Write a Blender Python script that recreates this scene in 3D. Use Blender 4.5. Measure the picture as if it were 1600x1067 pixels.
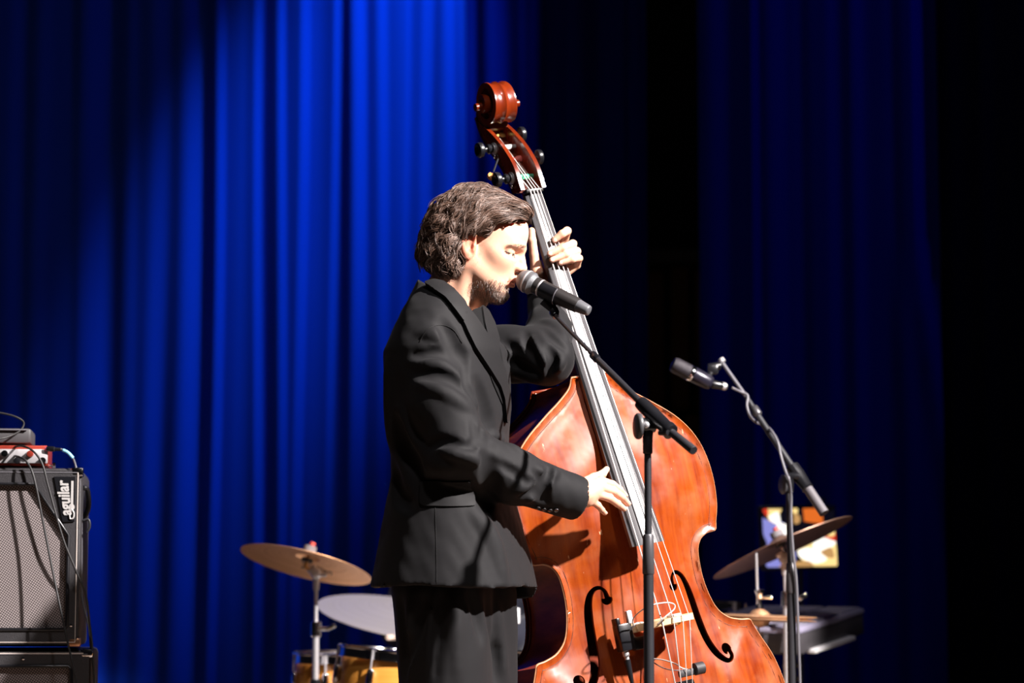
import bpy, bmesh, math, random
import numpy as np
from mathutils import Vector, Matrix, geometry
from mathutils.bvhtree import BVHTree
random.seed(7); rng = np.random.default_rng(7)
for o in list(bpy.data.objects): bpy.data.objects.remove(o)
S = bpy.context.scene; COL = S.collection
R = math.radians
# ------------------------------------------------------------------ camera, exposure, lights
FPX = 4000.0
CAM = np.array([0.0, -5.8, 0.8]); PITCH = math.atan((960-533.5)/FPX)
_fw = np.array([0, math.cos(PITCH), math.sin(PITCH)]); _up = np.array([0, -math.sin(PITCH), math.cos(PITCH)])
def ray(x, y): return np.array([1.0, 0, 0])*(x-800)/FPX + _up*(533.5-y)/FPX + _fw
def P(x, y, Y):
    "point of the stage at depth Y that was measured at pixel x, y of the photograph"
    d = ray(x, y); return CAM + d*((Y-CAM[1])/d[1])
cd = bpy.data.cameras.new('camera'); cam = bpy.data.objects.new('camera', cd); COL.objects.link(cam)
cam.location = CAM; cam.rotation_euler = (math.pi/2+PITCH, 0, 0)
cd.sensor_width = 36; cd.lens = 36*FPX/1600
cd.dof.use_dof = True; cd.dof.focus_distance = 5.75; cd.dof.aperture_fstop = 2.8
cd.clip_end = 60
S.camera = cam
S.view_settings.view_transform = 'Standard'; S.view_settings.look = 'None'
S.view_settings.gamma = 1; S.view_settings.use_curve_mapping = False
S.view_settings.exposure = 0.0
W = bpy.data.worlds.new('dark hall'); S.world = W; W.use_nodes = True
W.node_tree.nodes['Background'].inputs[0].default_value = (0.55, 0.5, 0.6, 1)
W.node_tree.nodes['Background'].inputs[1].default_value = 0.006
def spot(name, loc, target, power, color, angle, blend, size):
    l = bpy.data.lights.new(name, 'SPOT'); l.energy = power; l.color = color
    l.spot_size = R(angle); l.spot_blend = blend; l.shadow_soft_size = size
    o = bpy.data.objects.new(name, l); COL.objects.link(o); o.location = loc
    o.rotation_euler = (Vector(target)-Vector(loc)).to_track_quat('-Z', 'Y').to_euler(); return o
spot('key_spot_light', (4.3, -2.7, 5.0), (-.15, .15, 1.15), 7800, (1, .93, .9), 33.8, .10, .09)
spot('front_fill_light', (1.2, -3.6, 6.2), (.2, .5, .95), 420, (1, .93, .92), 32, .5, .25)  # added weak fill from the front, lifts the black clothes and the shadows
spot('blue_spot_light', (1.0, 2.55, 6.1), (-.60, 4.0, 2.75), 1700, (.035, .42, 1), 20.5, 1, .05)
spot('blue_wash_light', (4.5, 1.6, 5.8), (.3, 4.2, 2.4), 190, (.03, .10, 1), 60, 1, .15)

# ------------------------------------------------------------------ helpers
def mat(name, col, rough=.6, metal=0, spec=.5, coat=0, bump=None, var=None, sheen=0, emit=0, sss=0, coatr=.1):
    m = bpy.data.materials.new(name); m.use_nodes = True; nt = m.node_tree; b = nt.nodes['Principled BSDF']
    b.inputs['Base Color'].default_value = (*col, 1); b.inputs['Roughness'].default_value = rough
    b.inputs['Metallic'].default_value = metal; b.inputs['Specular IOR Level'].default_value = spec
    b.inputs['Coat Weight'].default_value = coat; b.inputs['Coat Roughness'].default_value = coatr
    b.inputs['Sheen Weight'].default_value = sheen
    if sss: b.inputs['Subsurface Weight'].default_value = sss; b.inputs['Subsurface Radius'].default_value = (.012, .004, .002); b.inputs['Subsurface Scale'].default_value = 1
    if emit: b.inputs['Emission Color'].default_value = (*col, 1); b.inputs['Emission Strength'].default_value = emit
    tc = nt.nodes.new('ShaderNodeTexCoord')
    if var:      # (scale xyz, amount, second colour)
        mp = nt.nodes.new('ShaderNodeMapping'); mp.inputs['Scale'].default_value = var[0]
        n = nt.nodes.new('ShaderNodeTexNoise'); n.inputs['Scale'].default_value = 1; n.inputs['Detail'].default_value = 5
        r = nt.nodes.new('ShaderNodeValToRGB'); r.color_ramp.elements[0].position = .35; r.color_ramp.elements[1].position = .65
        r.color_ramp.elements[0].color = (*col, 1); r.color_ramp.elements[1].color = (*var[1], 1)
        nt.links.new(tc.outputs['Object'], mp.inputs[0]); nt.links.new(mp.outputs[0], n.inputs[0])
        nt.links.new(n.outputs[0], r.inputs[0]); nt.links.new(r.outputs[0], b.inputs['Base Color'])
    if bump:     # (scale, strength)
        n = nt.nodes.new('ShaderNodeTexNoise'); n.inputs['Scale'].default_value = bump[0]; n.inputs['Detail'].default_value = 4
        bp = nt.nodes.new('ShaderNodeBump'); bp.inputs['Strength'].default_value = bump[1]; bp.inputs['Distance'].default_value = .002
        nt.links.new(tc.outputs['Object'], n.inputs[0]); nt.links.new(n.outputs[0], bp.inputs['Height'])
        nt.links.new(bp.outputs[0], b.inputs['Normal'])
    return m
def N(m, t, **kw):
    n = m.node_tree.nodes.new(t)
    for k, v in kw.items(): setattr(n, k, v)
    return n
ORG = {}
def empty(name, loc):
    o = bpy.data.objects.new(name, None); o.empty_display_size = .1; COL.objects.link(o)
    o.location = loc; ORG[o.name] = np.array(loc, float); return o
def tag(o, label, cat, group=None, kind=None):
    if label: o['label'] = label
    if cat: o['category'] = cat
    if group: o['group'] = group
    if kind: o['kind'] = kind
    return o
def mk(name, V, Fc, m, parent=None, smooth=True, loc=None, label=None, uv=None, mi=None):
    V = np.asarray(V, float)
    if parent is not None: org = ORG[parent.name]
    else: org = np.array(loc if loc is not None else (0, 0, 0), float)
    me = bpy.data.meshes.new(name); me.from_pydata((V-org).tolist(), [], [list(map(int, f)) for f in Fc])
    ms = m if isinstance(m, (list, tuple)) else [m]
    for x in ms: me.materials.append(x)
    if mi is not None: me.polygons.foreach_set('material_index', mi)
    if smooth is True: me.polygons.foreach_set('use_smooth', [True]*len(me.polygons))
    elif smooth:       # auto smooth by angle
        me.polygons.foreach_set('use_smooth', [True]*len(me.polygons))
        me.update(); me.set_sharp_from_angle(angle=R(smooth))
    if uv is not None:
        lay = me.uv_layers.new(name='UV'); vi = np.empty(len(me.loops), int); me.loops.foreach_get('vertex_index', vi)
        lay.data.foreach_set('uv', np.asarray(uv, float)[vi].ravel())
    me.update()
    o = bpy.data.objects.new(name, me); COL.objects.link(o)
    if parent is not None: o.parent = parent
    else: o.location = org
    ORG[o.name] = org
    if label: o['label'] = label
    return o
class MB:
    def __init__(s): s.V = []; s.F = []; s.M = []; s.n = 0
    def add(s, V, Fc, mi=0):
        s.V.append(np.asarray(V, float)); s.F += [[i+s.n for i in f] for f in Fc]; s.M += [mi]*len(Fc); s.n += len(V); return s
    def build(s, name, m, parent=None, smooth=35, **k):
        return mk(name, np.vstack(s.V), s.F, m, parent, smooth, mi=s.M if isinstance(m, (list, tuple)) else None, **k)
def unit(v): v = np.asarray(v, float); return v/max(1e-9, np.linalg.norm(v))
def basis(d):
    d = unit(d); h = np.array([0, 0, 1.]) if abs(d[2]) < .9 else np.array([0, 1., 0])
    x = unit(np.cross(h, d)); return x, np.cross(d, x), d
def catmull(pts, n=8):
    p = np.asarray(pts, float); p = np.vstack([2*p[0]-p[1], p, 2*p[-1]-p[-2]]); out = []
    for i in range(1, len(p)-2):
        for t in np.linspace(0, 1, n, endpoint=False):
            out.append(.5*((2*p[i]) + (-p[i-1]+p[i+1])*t + (2*p[i-1]-5*p[i]+4*p[i+1]-p[i+2])*t*t + (-p[i-1]+3*p[i]-3*p[i+1]+p[i+2])*t**3))
    out.append(p[-2]); return np.array(out)
def tube(pts, r, sides=10, cap=True, sq=None):
    pts = np.asarray(pts, float); k = len(pts); r = np.broadcast_to(np.asarray(r, float), (k,))
    V = []; x = None
    for i in range(k):
        d = unit(pts[min(i+1, k-1)]-pts[max(i-1, 0)])
        if x is None: x, y, _ = basis(d)
        x = unit(x-d*(x@d)); y = np.cross(d, x)
        for j in range(sides):
            a = 2*math.pi*j/sides
            V.append(pts[i]+r[i]*(x*math.cos(a)+y*math.sin(a)))
    Fc = [[i*sides+j, i*sides+(j+1) % sides, (i+1)*sides+(j+1) % sides, (i+1)*sides+j] for i in range(k-1) for j in range(sides)]
    if cap: Fc += [list(range(sides))[::-1], [(k-1)*sides+j for j in range(sides)]]
    return np.array(V), Fc
def lathe(prof, org, axis, sides=28, cap=True):
    "prof: (distance along axis, radius)"
    x, y, d = basis(axis); V = []; org = np.asarray(org, float)
    for t, r in prof:
        for j in range(sides):
            a = 2*math.pi*j/sides; V.append(org+d*t+r*(x*math.cos(a)+y*math.sin(a)))
    k = len(prof)
    Fc = [[i*sides+j, i*sides+(j+1) % sides, (i+1)*sides+(j+1) % sides, (i+1)*sides+j] for i in range(k-1) for j in range(sides)]
    if cap: Fc += [list(range(sides))[::-1], [(k-1)*sides+j for j in range(sides)]]
    return np.array(V), Fc
def box(c, s, ax=None, bev=0.0):
    "box centred c, full sizes s, axes rows ax; bevelled edges"
    ax = np.eye(3) if ax is None else np.asarray(ax); s = np.asarray(s, float)/2; bev = min(bev, min(s)*.9)
    if bev <= 0:
        V = [[sx, sy, sz] for sx in (-1, 1) for sy in (-1, 1) for sz in (-1, 1)]
        V = np.array(V)*s; Fc = [[0, 1, 3, 2], [4, 6, 7, 5], [0, 4, 5, 1], [2, 3, 7, 6], [0, 2, 6, 4], [1, 5, 7, 3]]
    else:
        bm = bmesh.new(); bmesh.ops.create_cube(bm, size=1)
        for v in bm.verts: v.co = Vector([v.co[i]*2*s[i] for i in range(3)])
        bmesh.ops.bevel(bm, geom=list(bm.edges), offset=bev, segments=2, affect='EDGES', profile=.5)
        V = np.array([v.co[:] for v in bm.verts]); Fc = [[v.index for v in f.verts] for f in bm.faces]; bm.free()
    return V@ax+np.asarray(c), Fc
def rot(axis, deg): return np.array(Matrix.Rotation(R(deg), 3, axis))
def pip(pts, poly):
    poly = np.asarray(poly); x, y = pts[:, 0], pts[:, 1]; ins = np.zeros(len(pts), bool)
    for i in range(len(poly)):
        x1, y1 = poly[i]; x2, y2 = poly[i-1]
        c = ((y1 > y) != (y2 > y)) & (x < (x2-x1)*(y-y1)/((y2-y1)+1e-12)+x1); ins ^= c
    return ins
def fill(outer, holes=(), step=.02):
    "triangulated flat region with interior points -> 2D verts, tris"
    outer = np.asarray(outer); lo = outer.min(0); hi = outer.max(0)
    g = np.array([(x, y) for x in np.arange(lo[0]+step/2, hi[0], step) for y in np.arange(lo[1]+step/2, hi[1], step)])
    def far(g, poly):
        poly = np.asarray(poly); return np.min(np.linalg.norm(g[:, None]-poly[None], axis=2), 1) > step*.45
    if len(g):
        keep = pip(g, outer) & far(g, outer)
        for h in holes: keep &= ~pip(g, h) & far(g, h)
        g = g[keep]
    vs = list(map(tuple, outer)); es = [(i, (i+1) % len(outer)) for i in range(len(outer))]
    for h in holes:
        b = len(vs); vs += list(map(tuple, h)); es += [(b+i, b+(i+1) % len(h)) for i in range(len(h))]
    vs += [tuple(q) for q in g]
    v2, _, f2, *_ = geometry.delaunay_2d_cdt([Vector(q) for q in vs], es, [], 0, 1e-7)
    v2 = np.array([q[:] for q in v2]); f2 = [list(f) for f in f2]
    cen = np.array([v2[f].mean(0) for f in f2]); ok = pip(cen, outer)
    for h in holes: ok &= ~pip(cen, h)
    return v2, [f for f, k in zip(f2, ok) if k]
def textmesh(s, size, bold=0.0, shear=0.0):
    c = bpy.data.curves.new('lettering', 'FONT'); c.body = s; c.size = size; c.offset = bold; c.shear = shear
    c.extrude = size*.015; c.align_x = 'CENTER'; c.align_y = 'CENTER'; c.resolution_u = 3
    o = bpy.data.objects.new('lettering', c); COL.objects.link(o); dg = bpy.context.evaluated_depsgraph_get()
    me = bpy.data.meshes.new_from_object(o.evaluated_get(dg))
    V = np.array([v.co[:] for v in me.vertices]); Fc = [list(p.vertices) for p in me.polygons]
    bpy.data.objects.remove(o); bpy.data.meshes.remove(me); return V, Fc

# ------------------------------------------------------------------ sculpting by signed distance
class Field:
    def __init__(s, lo, hi, h):
        s.lo = np.array(lo, float); s.h = h; s.n = np.ceil((np.array(hi)-s.lo)/h).astype(int)+1
        s.D = np.full(s.n, 1.0, np.float32)
    def sub(s, lo, hi):
        a = np.clip(np.floor((lo-s.lo)/s.h).astype(int), 0, s.n); b = np.clip(np.ceil((hi-s.lo)/s.h).astype(int)+1, 0, s.n)
        sl = tuple(slice(i, j) for i, j in zip(a, b))
        ax = [s.lo[i]+s.h*np.arange(a[i], b[i]) for i in range(3)]
        return sl, np.stack(np.meshgrid(*ax, indexing='ij'), -1)
    def op(s, fn, lo, hi, k=.01, mode='u'):
        m = k+3*s.h; sl, G = s.sub(np.asarray(lo)-m, np.asarray(hi)+m)
        if G.size == 0: return
        d = fn(G); A = s.D[sl]
        if mode == 'u':
            t = np.clip(.5+.5*(A-d)/k, 0, 1); s.D[sl] = A*(1-t)+d*t-k*t*(1-t)
        else:        # subtract
            t = np.clip(.5-.5*(A+d)/k, 0, 1); s.D[sl] = A*(1-t)+(-d)*t+k*t*(1-t)
    def ell(s, c, r, M=None, k=.01, mode='u'):
        c = np.asarray(c, float); r = np.asarray(r, float); M = np.eye(3) if M is None else np.asarray(M)
        def fn(G):
            q = (G-c)@M.T; k0 = np.linalg.norm(q/r, axis=-1)+1e-9; k1 = np.linalg.norm(q/r**2, axis=-1)+1e-9
            return k0*(k0-1)/k1
        e = max(r); s.op(fn, c-e, c+e, k, mode)
    def cap(s, a, b, r1, r2=None, k=.01, mode='u'):
        a = np.asarray(a, float); b = np.asarray(b, float); r2 = r1 if r2 is None else r2; ab = b-a; L = ab@ab+1e-12
        def fn(G):
            t = np.clip(((G-a)@ab)/L, 0, 1); return np.linalg.norm(G-a-t[..., None]*ab, axis=-1)-(r1+(r2-r1)*t)
        e = max(r1, r2); s.op(fn, np.minimum(a, b)-e, np.maximum(a, b)+e, k, mode)
    def chain(s, pts, rs, k=.004, mode='u'):
        for i in range(len(pts)-1): s.cap(pts[i], pts[i+1], rs[i], rs[i+1], k, mode)
    def mesh(s):
        D = s.D; n = s.n; I = D < 0
        A = I[:-1, :-1, :-1]; cnt = np.zeros(A.shape, np.int8)
        sh = [(i, j, k) for i in (0, 1) for j in (0, 1) for k in (0, 1)]
        def cut(M, i, j, k): return M[i:n[0]-1+i, j:n[1]-1+j, k:n[2]-1+k]
        for c in sh: cnt += cut(I, *c)
        act = (cnt > 0) & (cnt < 8); idx = -np.ones(act.shape, int); cells = np.argwhere(act); idx[act] = np.arange(len(cells))
        acc = np.zeros((len(cells), 3)); num = np.zeros(len(cells))
        vals = {c: cut(D, *c)[act] for c in sh}
        for c in sh:
            for ax in range(3):
                if c[ax]: continue
                e = list(c); e[ax] = 1; e = tuple(e); a, b = vals[c].astype(float), vals[e].astype(float)
                x = (a < 0) != (b < 0); t = np.where(x, a/(a-b+1e-20), 0)
                p = np.array(c, float)[None].repeat(len(cells), 0); p[:, ax] += t
                acc[x] += p[x]; num[x] += 1
        V = s.lo+s.h*(cells+acc/num[:, None]); Fc = []
        for ax in range(3):
            o1, o2 = [(1, 2), (2, 0), (0, 1)][ax]
            a = I[tuple(slice(0, n[i]-1) if i == ax else slice(1, n[i]-1) for i in range(3))]
            b = I[tuple(slice(1, n[i]) if i == ax else slice(1, n[i]-1) for i in range(3))]
            q = np.argwhere(a != b); 
            if not len(q): continue
            ins = a[tuple(q.T)]; base = q.copy(); base[:, o1] += 1; base[:, o2] += 1
            def at(d1, d2):
                z = base.copy(); z[:, o1] -= d1; z[:, o2] -= d2; return idx[tuple(z.T)]
            quad = np.stack([at(0, 0), at(1, 0), at(1, 1), at(0, 1)], 1)
            quad[~ins] = quad[~ins][:, ::-1]; Fc.append(quad)
        return V, np.vstack(Fc)
def clean(V, Fc): # keep arrays
    return V, Fc.tolist()
def nz(G, s, seed=0):
    "cheap smooth noise from sines"
    r = np.random.default_rng(seed); o = 0
    for i in range(6):
        k = r.normal(size=3)*s*(1+.5*i); o = o+np.sin(G@k+r.uniform(0, 6.28))/(1+.6*i)
    return o/3.2
def bvh(V, Fc): return BVHTree.FromPolygons([tuple(v) for v in V], [tuple(f) for f in Fc])
def hit(bv, px, py):
    d = Vector(ray(px, py)).normalized(); h = bv.ray_cast(Vector(CAM), d)
    return (None, None) if h[0] is None else (np.array(h[0]), np.array(h[1]))
def patch(bv, poly, off, th, step=4.0, both=None):
    "cloth piece laid on the surface: outline measured on the photo, wrapped on the garment and given its own thickness"
    q_ = np.array(poly, float); o_ = []
    for i in range(len(q_)):                      # straight runs resampled so that the edge follows the surface
        a, b = q_[i], q_[(i+1) % len(q_)]; m_ = max(1, int(np.linalg.norm(b-a)/3)); o_ += [a+(b-a)*t/m_ for t in range(m_)]
    o_ = np.array(o_); o_ = (np.roll(o_, 1, 0)+2*o_+np.roll(o_, -1, 0))/4
    v2, f2 = fill(o_, step=step); T = []; ok = []
    for q in v2:
        p, n = hit(bv, q[0], q[1])
        ok.append(p is not None)
        if p is None: T.append((np.zeros(3), np.zeros(3)))
        else:
            if n@ray(q[0], q[1]) > 0: n = -n
            T.append((p, n))
    f2 = [f for f in f2 if all(ok[i] for i in f) and max(np.linalg.norm(T[f[i]][0]-T[f[i-1]][0]) for i in range(3)) < .035]
    lab = list(range(len(v2)))                   # keep the one connected piece
    def root_(i):
        while lab[i] != i: lab[i] = lab[lab[i]]; i = lab[i]
        return i
    for f in f2:
        for e in (1, 2): lab[root_(f[e])] = root_(f[0])
    cnt_ = {}
    for f in f2: cnt_[root_(f[0])] = cnt_.get(root_(f[0]), 0)+1
    big = max(cnt_, key=cnt_.get); f2 = [f for f in f2 if root_(f[0]) == big]
    used = sorted({i for f in f2 for i in f}); mp_ = {o: i for i, o in enumerate(used)}; T = [T[i] for i in used]; f2 = [[mp_[i] for i in f] for f in f2]
    n = len(T); A = np.array([p+m*(off+th) for p, m in T]); B = np.array([p+m*(off-.004) for p, m in T])
    cnt = {}
    Fc = []
    for f in f2:
        a, b, c = f
        Fc.append([a, b, c]); Fc.append([c+n, b+n, a+n])
        for e in ((a, b), (b, c), (c, a)): cnt[e] = 1
    for (a, b) in list(cnt):
        if (b, a) not in cnt: Fc.append([b, a, a+n, b+n])
    return np.vstack([A, B]), Fc
# ------------------------------------------------------------------ materials
def cloth(name, col, rough=.85, sheen=.3, scale=900, st=.15):
    return mat(name, col, rough, spec=.25, sheen=sheen, bump=(scale, st))
M_suit = cloth('black wool suiting', (.0052, .0048, .0058), .75, .03, 1500, .1)
M_suit2 = cloth('black satin-edged lapel cloth', (.0050, .0046, .0054), .68, .02, 1500, .08)
M_shirt = cloth('black knit shirt', (.0018, .0018, .0022), .9, 0)
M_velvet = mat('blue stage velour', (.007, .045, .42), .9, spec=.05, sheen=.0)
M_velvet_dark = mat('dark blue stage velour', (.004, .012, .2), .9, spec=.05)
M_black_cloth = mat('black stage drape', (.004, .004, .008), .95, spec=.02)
M_floor = mat('dark stage boards', (.15, .10, .07), .5, var=((2, 30, 2), (.20, .14, .10)))
M_wall = mat('dark hall wall', (.02, .018, .02), .9)
M_slat = mat('brown wall slat', (.34, .17, .06), .7)
M_blackmetal = mat('black powder coated metal', (.018, .018, .022), .42, spec=.5, bump=(400, .1))
M_blackplast = mat('black plastic', (.008, .008, .010), .28)
M_rubber = mat('black rubber', (.02, .019, .022), .6)
M_chrome = mat('chrome', (.75, .74, .76), .12, 1)
M_satin = mat('satin steel', (.66, .64, .66), .36, .65)
M_brass = mat('brass', (.7, .45, .18), .3, 1)
M_mesh = mat('grey wire mesh', (.42, .42, .44), .42, .6, bump=None)
M_ebony = mat('polished ebony', (.012, .011, .012), .3, spec=.6)
M_tape = mat('light blue tape', (.25, .6, .85), .5)
M_string = mat('steel string', (.60, .54, .52), .38, .35)
M_bridge = mat('maple bridge', (.72, .5, .28), .5)
M_edge = mat('worn light edge wood', (.50, .22, .11), .4, coat=.2)
M_purf = mat('dark purfling', (.10, .025, .01), .45)
M_cable = mat('black cable', (.02, .019, .02), .5)
M_gcable = mat('grey cable', (.12, .115, .13), .45)
M_white = mat('white plastic', (.75, .74, .76), .4)

def varnish(name, c1, c2, c3, uvscale=(26, 2.2), worn=True, rough=.27):
    m = mat(name, c1, rough, spec=.38, coat=.16, coatr=.3); nt = m.node_tree; b = nt.nodes['Principled BSDF']
    L = nt.links.new; uv = N(m, 'ShaderNodeUVMap'); uv.uv_map = 'UV'
    mp = N(m, 'ShaderNodeMapping'); mp.inputs['Scale'].default_value = (uvscale[0], uvscale[1], 1); L(uv.outputs[0], mp.inputs[0])
    g = N(m, 'ShaderNodeTexNoise'); g.inputs['Scale'].default_value = 1; g.inputs['Detail'].default_value = 8; g.inputs['Roughness'].default_value = .65; L(mp.outputs[0], g.inputs[0])
    r = N(m, 'ShaderNodeValToRGB'); e = r.color_ramp.elements; e[0].position = .36; e[1].position = .64
    e[0].color = (*c2, 1); e[1].color = (*c3, 1); k = r.color_ramp.elements.new(.5); k.color = (*c1, 1); L(g.outputs[0], r.inputs[0])
    out = r.outputs[0]
    if worn:     # pale scuffs and short scratches in the varnish, dark grime spots
        s = N(m, 'ShaderNodeTexNoise'); s.inputs['Scale'].default_value = 7; s.inputs['Detail'].default_value = 6; L(uv.outputs[0], s.inputs[0])
        sr = N(m, 'ShaderNodeValToRGB'); sr.color_ramp.elements[0].position = .5; sr.color_ramp.elements[1].position = .9; L(s.outputs[0], sr.inputs[0])
        mx = N(m, 'ShaderNodeMixRGB'); mx.inputs[2].default_value = (.36, .14, .065, 1); L(sr.outputs[0], mx.inputs[0]); L(out, mx.inputs[1]); out = mx.outputs[0]
        mp2 = N(m, 'ShaderNodeMapping'); mp2.inputs['Scale'].default_value = (70, 22, 1); mp2.inputs['Rotation'].default_value = (0, 0, .5); L(uv.outputs[0], mp2.inputs[0])
        v = N(m, 'ShaderNodeTexNoise'); v.inputs['Scale'].default_value = 1; v.inputs['Detail'].default_value = 3; L(mp2.outputs[0], v.inputs[0])
        vr = N(m, 'ShaderNodeValToRGB'); vr.color_ramp.elements[0].position = .71; vr.color_ramp.elements[1].position = .75; L(v.outputs[0], vr.inputs[0])
        mx2 = N(m, 'ShaderNodeMixRGB'); mx2.inputs[2].default_value = (.7, .38, .22, 1); L(vr.outputs[0], mx2.inputs[0]); L(out, mx2.inputs[1]); out = mx2.outputs[0]
        v3 = N(m, 'ShaderNodeTexNoise'); v3.inputs['Scale'].default_value = 18; v3.inputs['Detail'].default_value = 2; L(uv.outputs[0], v3.inputs[0])
        rr = N(m, 'ShaderNodeMapRange'); rr.inputs[1].default_value = .3; rr.inputs[2].default_value = .7; rr.inputs[3].default_value = rough-.05; rr.inputs[4].default_value = rough+.2
        L(v3.outputs[0], rr.inputs[0]); L(rr.outputs[0], b.inputs['Roughness'])
        bp = N(m, 'ShaderNodeBump'); bp.inputs['Strength'].default_value = .22; bp.inputs['Distance'].default_value = .004
        L(v3.outputs[0], bp.inputs['Height']); L(bp.outputs[0], b.inputs['Normal'])
    if not worn: b.inputs['Coat Weight'].default_value = .1; b.inputs['Specular IOR Level'].default_value = .3; b.inputs['Roughness'].default_value = .42
    L(out, b.inputs['Base Color']); return m
M_top = varnish('spruce top under orange red varnish', (.24, .036, .003), (.145, .015, .0015), (.31, .056, .005))
M_rib = varnish('flamed rib under dark red varnish', (.22, .03, .006), (.14, .016, .003), (.33, .06, .012), (8, 30), worn=False)
M_neck = mat('reddish varnished maple', (.17, .020, .003), .25, spec=.5, coat=.3, var=((30, 30, 8), (.11, .011, .002)))
M_neckdark = mat('dark varnished maple', (.10, .016, .006), .35, coat=.3)

# ------------------------------------------------------------------ setting
def struct(name, V, Fc, m, **k):
    o = mk(name, V, Fc, m, smooth=False, **k); o['kind'] = 'structure'; return o
struct('floor', *box((0, 1.0, -.05), (16, 12.5, .1)), M_floor)
wall = struct('wall_back', *box((0, 7.05, 3.5), (16, .1, 7)), M_wall)
struct('trim_1', *box((P(1050, 400, 6.9)[0], 6.93, P(1050, 400, 6.9)[2]), (1.2, .10, .06)), mat('grey wall rail', (.22, .21, .18), .8))
for px, y0, y1, wd in ((1024, 425, 640, .085), (1062, 418, 640, .085), (1036, 655, 760, .05), (1082, 650, 760, .07), (1100, 420, 640, .085), (986, 420, 760, .085)):
    a = P(px, y0, 6.95); b = P(px, y1, 6.95)
    mk('slat', *box(((a[0]+b[0])/2, 6.955, (a[2]+b[2])/2), (wd, .09, a[2]-b[2]), bev=.006), M_slat, wall, 35)

def curtain(x0, x1, Y, bands, m, label, zt=5.6, zb=.02, lo=-42, hi=46, lean=None, seed=0, dx=.008, amp=1.0):
    "hung cloth whose fold flanks turn to and away from the side light; bands: (photo px, half width px, turn)"
    k = 4000/(Y+5.8); xs = np.arange(x0, x1+dx, dx); zs = np.concatenate([np.linspace(zb, .5, 3), np.linspace(.7, 3.6, 18), np.linspace(3.9, zt, 5)])
    r = np.random.default_rng(seed); V = []; ph = r.uniform(0, 6.28, 4)
    for z in zs:
        B = np.zeros(len(xs))
        for px, hw, s in bands:
            c = (px-800)/k; w = hw/k
            ln = lean(px, z) if lean else .012*math.sin(z*1.3+px)*(1 if z < 2.6 else 1)
            B = np.maximum(B, s*np.exp(-(np.abs(xs-c-ln)/(w*.92))**2.4))
        th = np.radians(lo+(hi-lo)*B+4*np.sin(xs*37+ph[0]+.4*z)+3*np.sin(xs*71+ph[1])); sl = np.tan(th)
        y = np.cumsum(sl)*dx
        win = int(.28/dx); pad = np.pad(y, win, mode='edge'); ker = np.hanning(2*win+1); ker /= ker.sum()
        y = y-np.convolve(pad, ker, 'valid')
        V.append(np.stack([xs, Y+amp*y, np.full(len(xs), z)], 1))
    n = len(xs); V = np.vstack(V); Fc = [[i*n+j, i*n+j+1, (i+1)*n+j+1, (i+1)*n+j] for i in range(len(zs)-1) for j in range(n-1)]
    o = mk('stage_curtain', V, Fc, m, loc=((x0+x1)/2, Y, 0)); tag(o, label, 'curtain'); return o
K4 = 4000/9.8
bl = [(370, 34, .30), (485, 50, .30), (620, 60, .32), (700, 24, .3), (20, 12, .1), (60, 14, .12), (100, 10, .1), (146, 20, .36), (200, 9, .1), (243, 15, .34), (294, 17, .72), (338, 7, 1), (369, 8, .35), (403, 7, 1.1), (440, 7, .95),
      (469, 9, 1.1), (519, 7, .85), (558, 12, .85), (596, 12, .75), (632, 7, .6), (668, 14, .6), (703, 12, .6), (722, 7, .5)]
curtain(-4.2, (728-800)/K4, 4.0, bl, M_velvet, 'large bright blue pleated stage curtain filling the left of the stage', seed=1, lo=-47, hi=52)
br = [(742, 7, .7), (778, 16, .7), (815, 8, .4), (850, 18, .75), (890, 5, .3), (922, 24, .8), (960, 5, .2), (978, 6, .9), (1004, 8, .6)]
K5 = 4000/10.0
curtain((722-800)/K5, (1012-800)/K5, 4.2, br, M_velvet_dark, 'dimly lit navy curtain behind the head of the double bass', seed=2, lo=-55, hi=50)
def lean3(px, z):
    return 0 if px < 1400 else max(0, (2.2-z))*(.13 if px < 1460 else .2)
b3 = [(1125, 22, .28), (1188, 6, 1), (1225, 18, .30), (1255, 10, .2), (1310, 10, .14), (1350, 10, .14), (1400, 8, .1), (1441, 5, .9), (1452, 4, .6), (1520, 12, .2)]
K6 = 4000/9.6
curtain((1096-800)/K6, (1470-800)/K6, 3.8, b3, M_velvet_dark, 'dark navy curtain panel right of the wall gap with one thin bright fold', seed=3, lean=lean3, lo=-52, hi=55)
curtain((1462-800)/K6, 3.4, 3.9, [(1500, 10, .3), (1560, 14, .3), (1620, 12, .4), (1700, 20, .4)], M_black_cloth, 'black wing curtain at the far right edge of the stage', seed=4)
# ------------------------------------------------------------------ double bass
def _frame(lean, yaw):
    M = rot('Y', -lean)@rot('Z', yaw); return M@np.array([0, 0, -1.]), M@np.array([1., 0, 0]), M@np.array([0, -1., 0])
BA, BW, BN = _frame(11.5, 27.0); BO = P(923, 590, .12)
def B(u, v, h): return BO+BA*u+BW*v+BN*h
def Bm(a): a = np.asarray(a, float); return BO+a[:, :1]*BA+a[:, 1:2]*BW+a[:, 2:3]*BN
bass = empty('double_bass', B(1.36, 0, -.06)*np.array([1, 1, 0]))
tag(bass, 'orange-brown double bass leaning on the man in the black suit', 'double bass')
half = [(-.006, .05), (.018, .062), (.045, .095), (.075, .14), (.12, .2), (.165, .238), (.217, .26), (.28, .268), (.34, .263), (.38, .251), (.398, .2465), (.4005, .236), (.403, .218), (.416, .198), (.446, .185), (.51, .184),
        (.573, .2), (.605, .228), (.618, .262), (.622, .286), (.634, .292), (.662, .304), (.719, .33), (.79, .345), (.86, .343), (.94, .318), (1.01, .27), (1.07, .2), (1.1, .12), (1.112, 0)]
hs = catmull(half, 4); OUT = np.vstack([hs, (hs[:-1]*[1, -1])[::-1]])     # (u, v) closed outline
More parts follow.
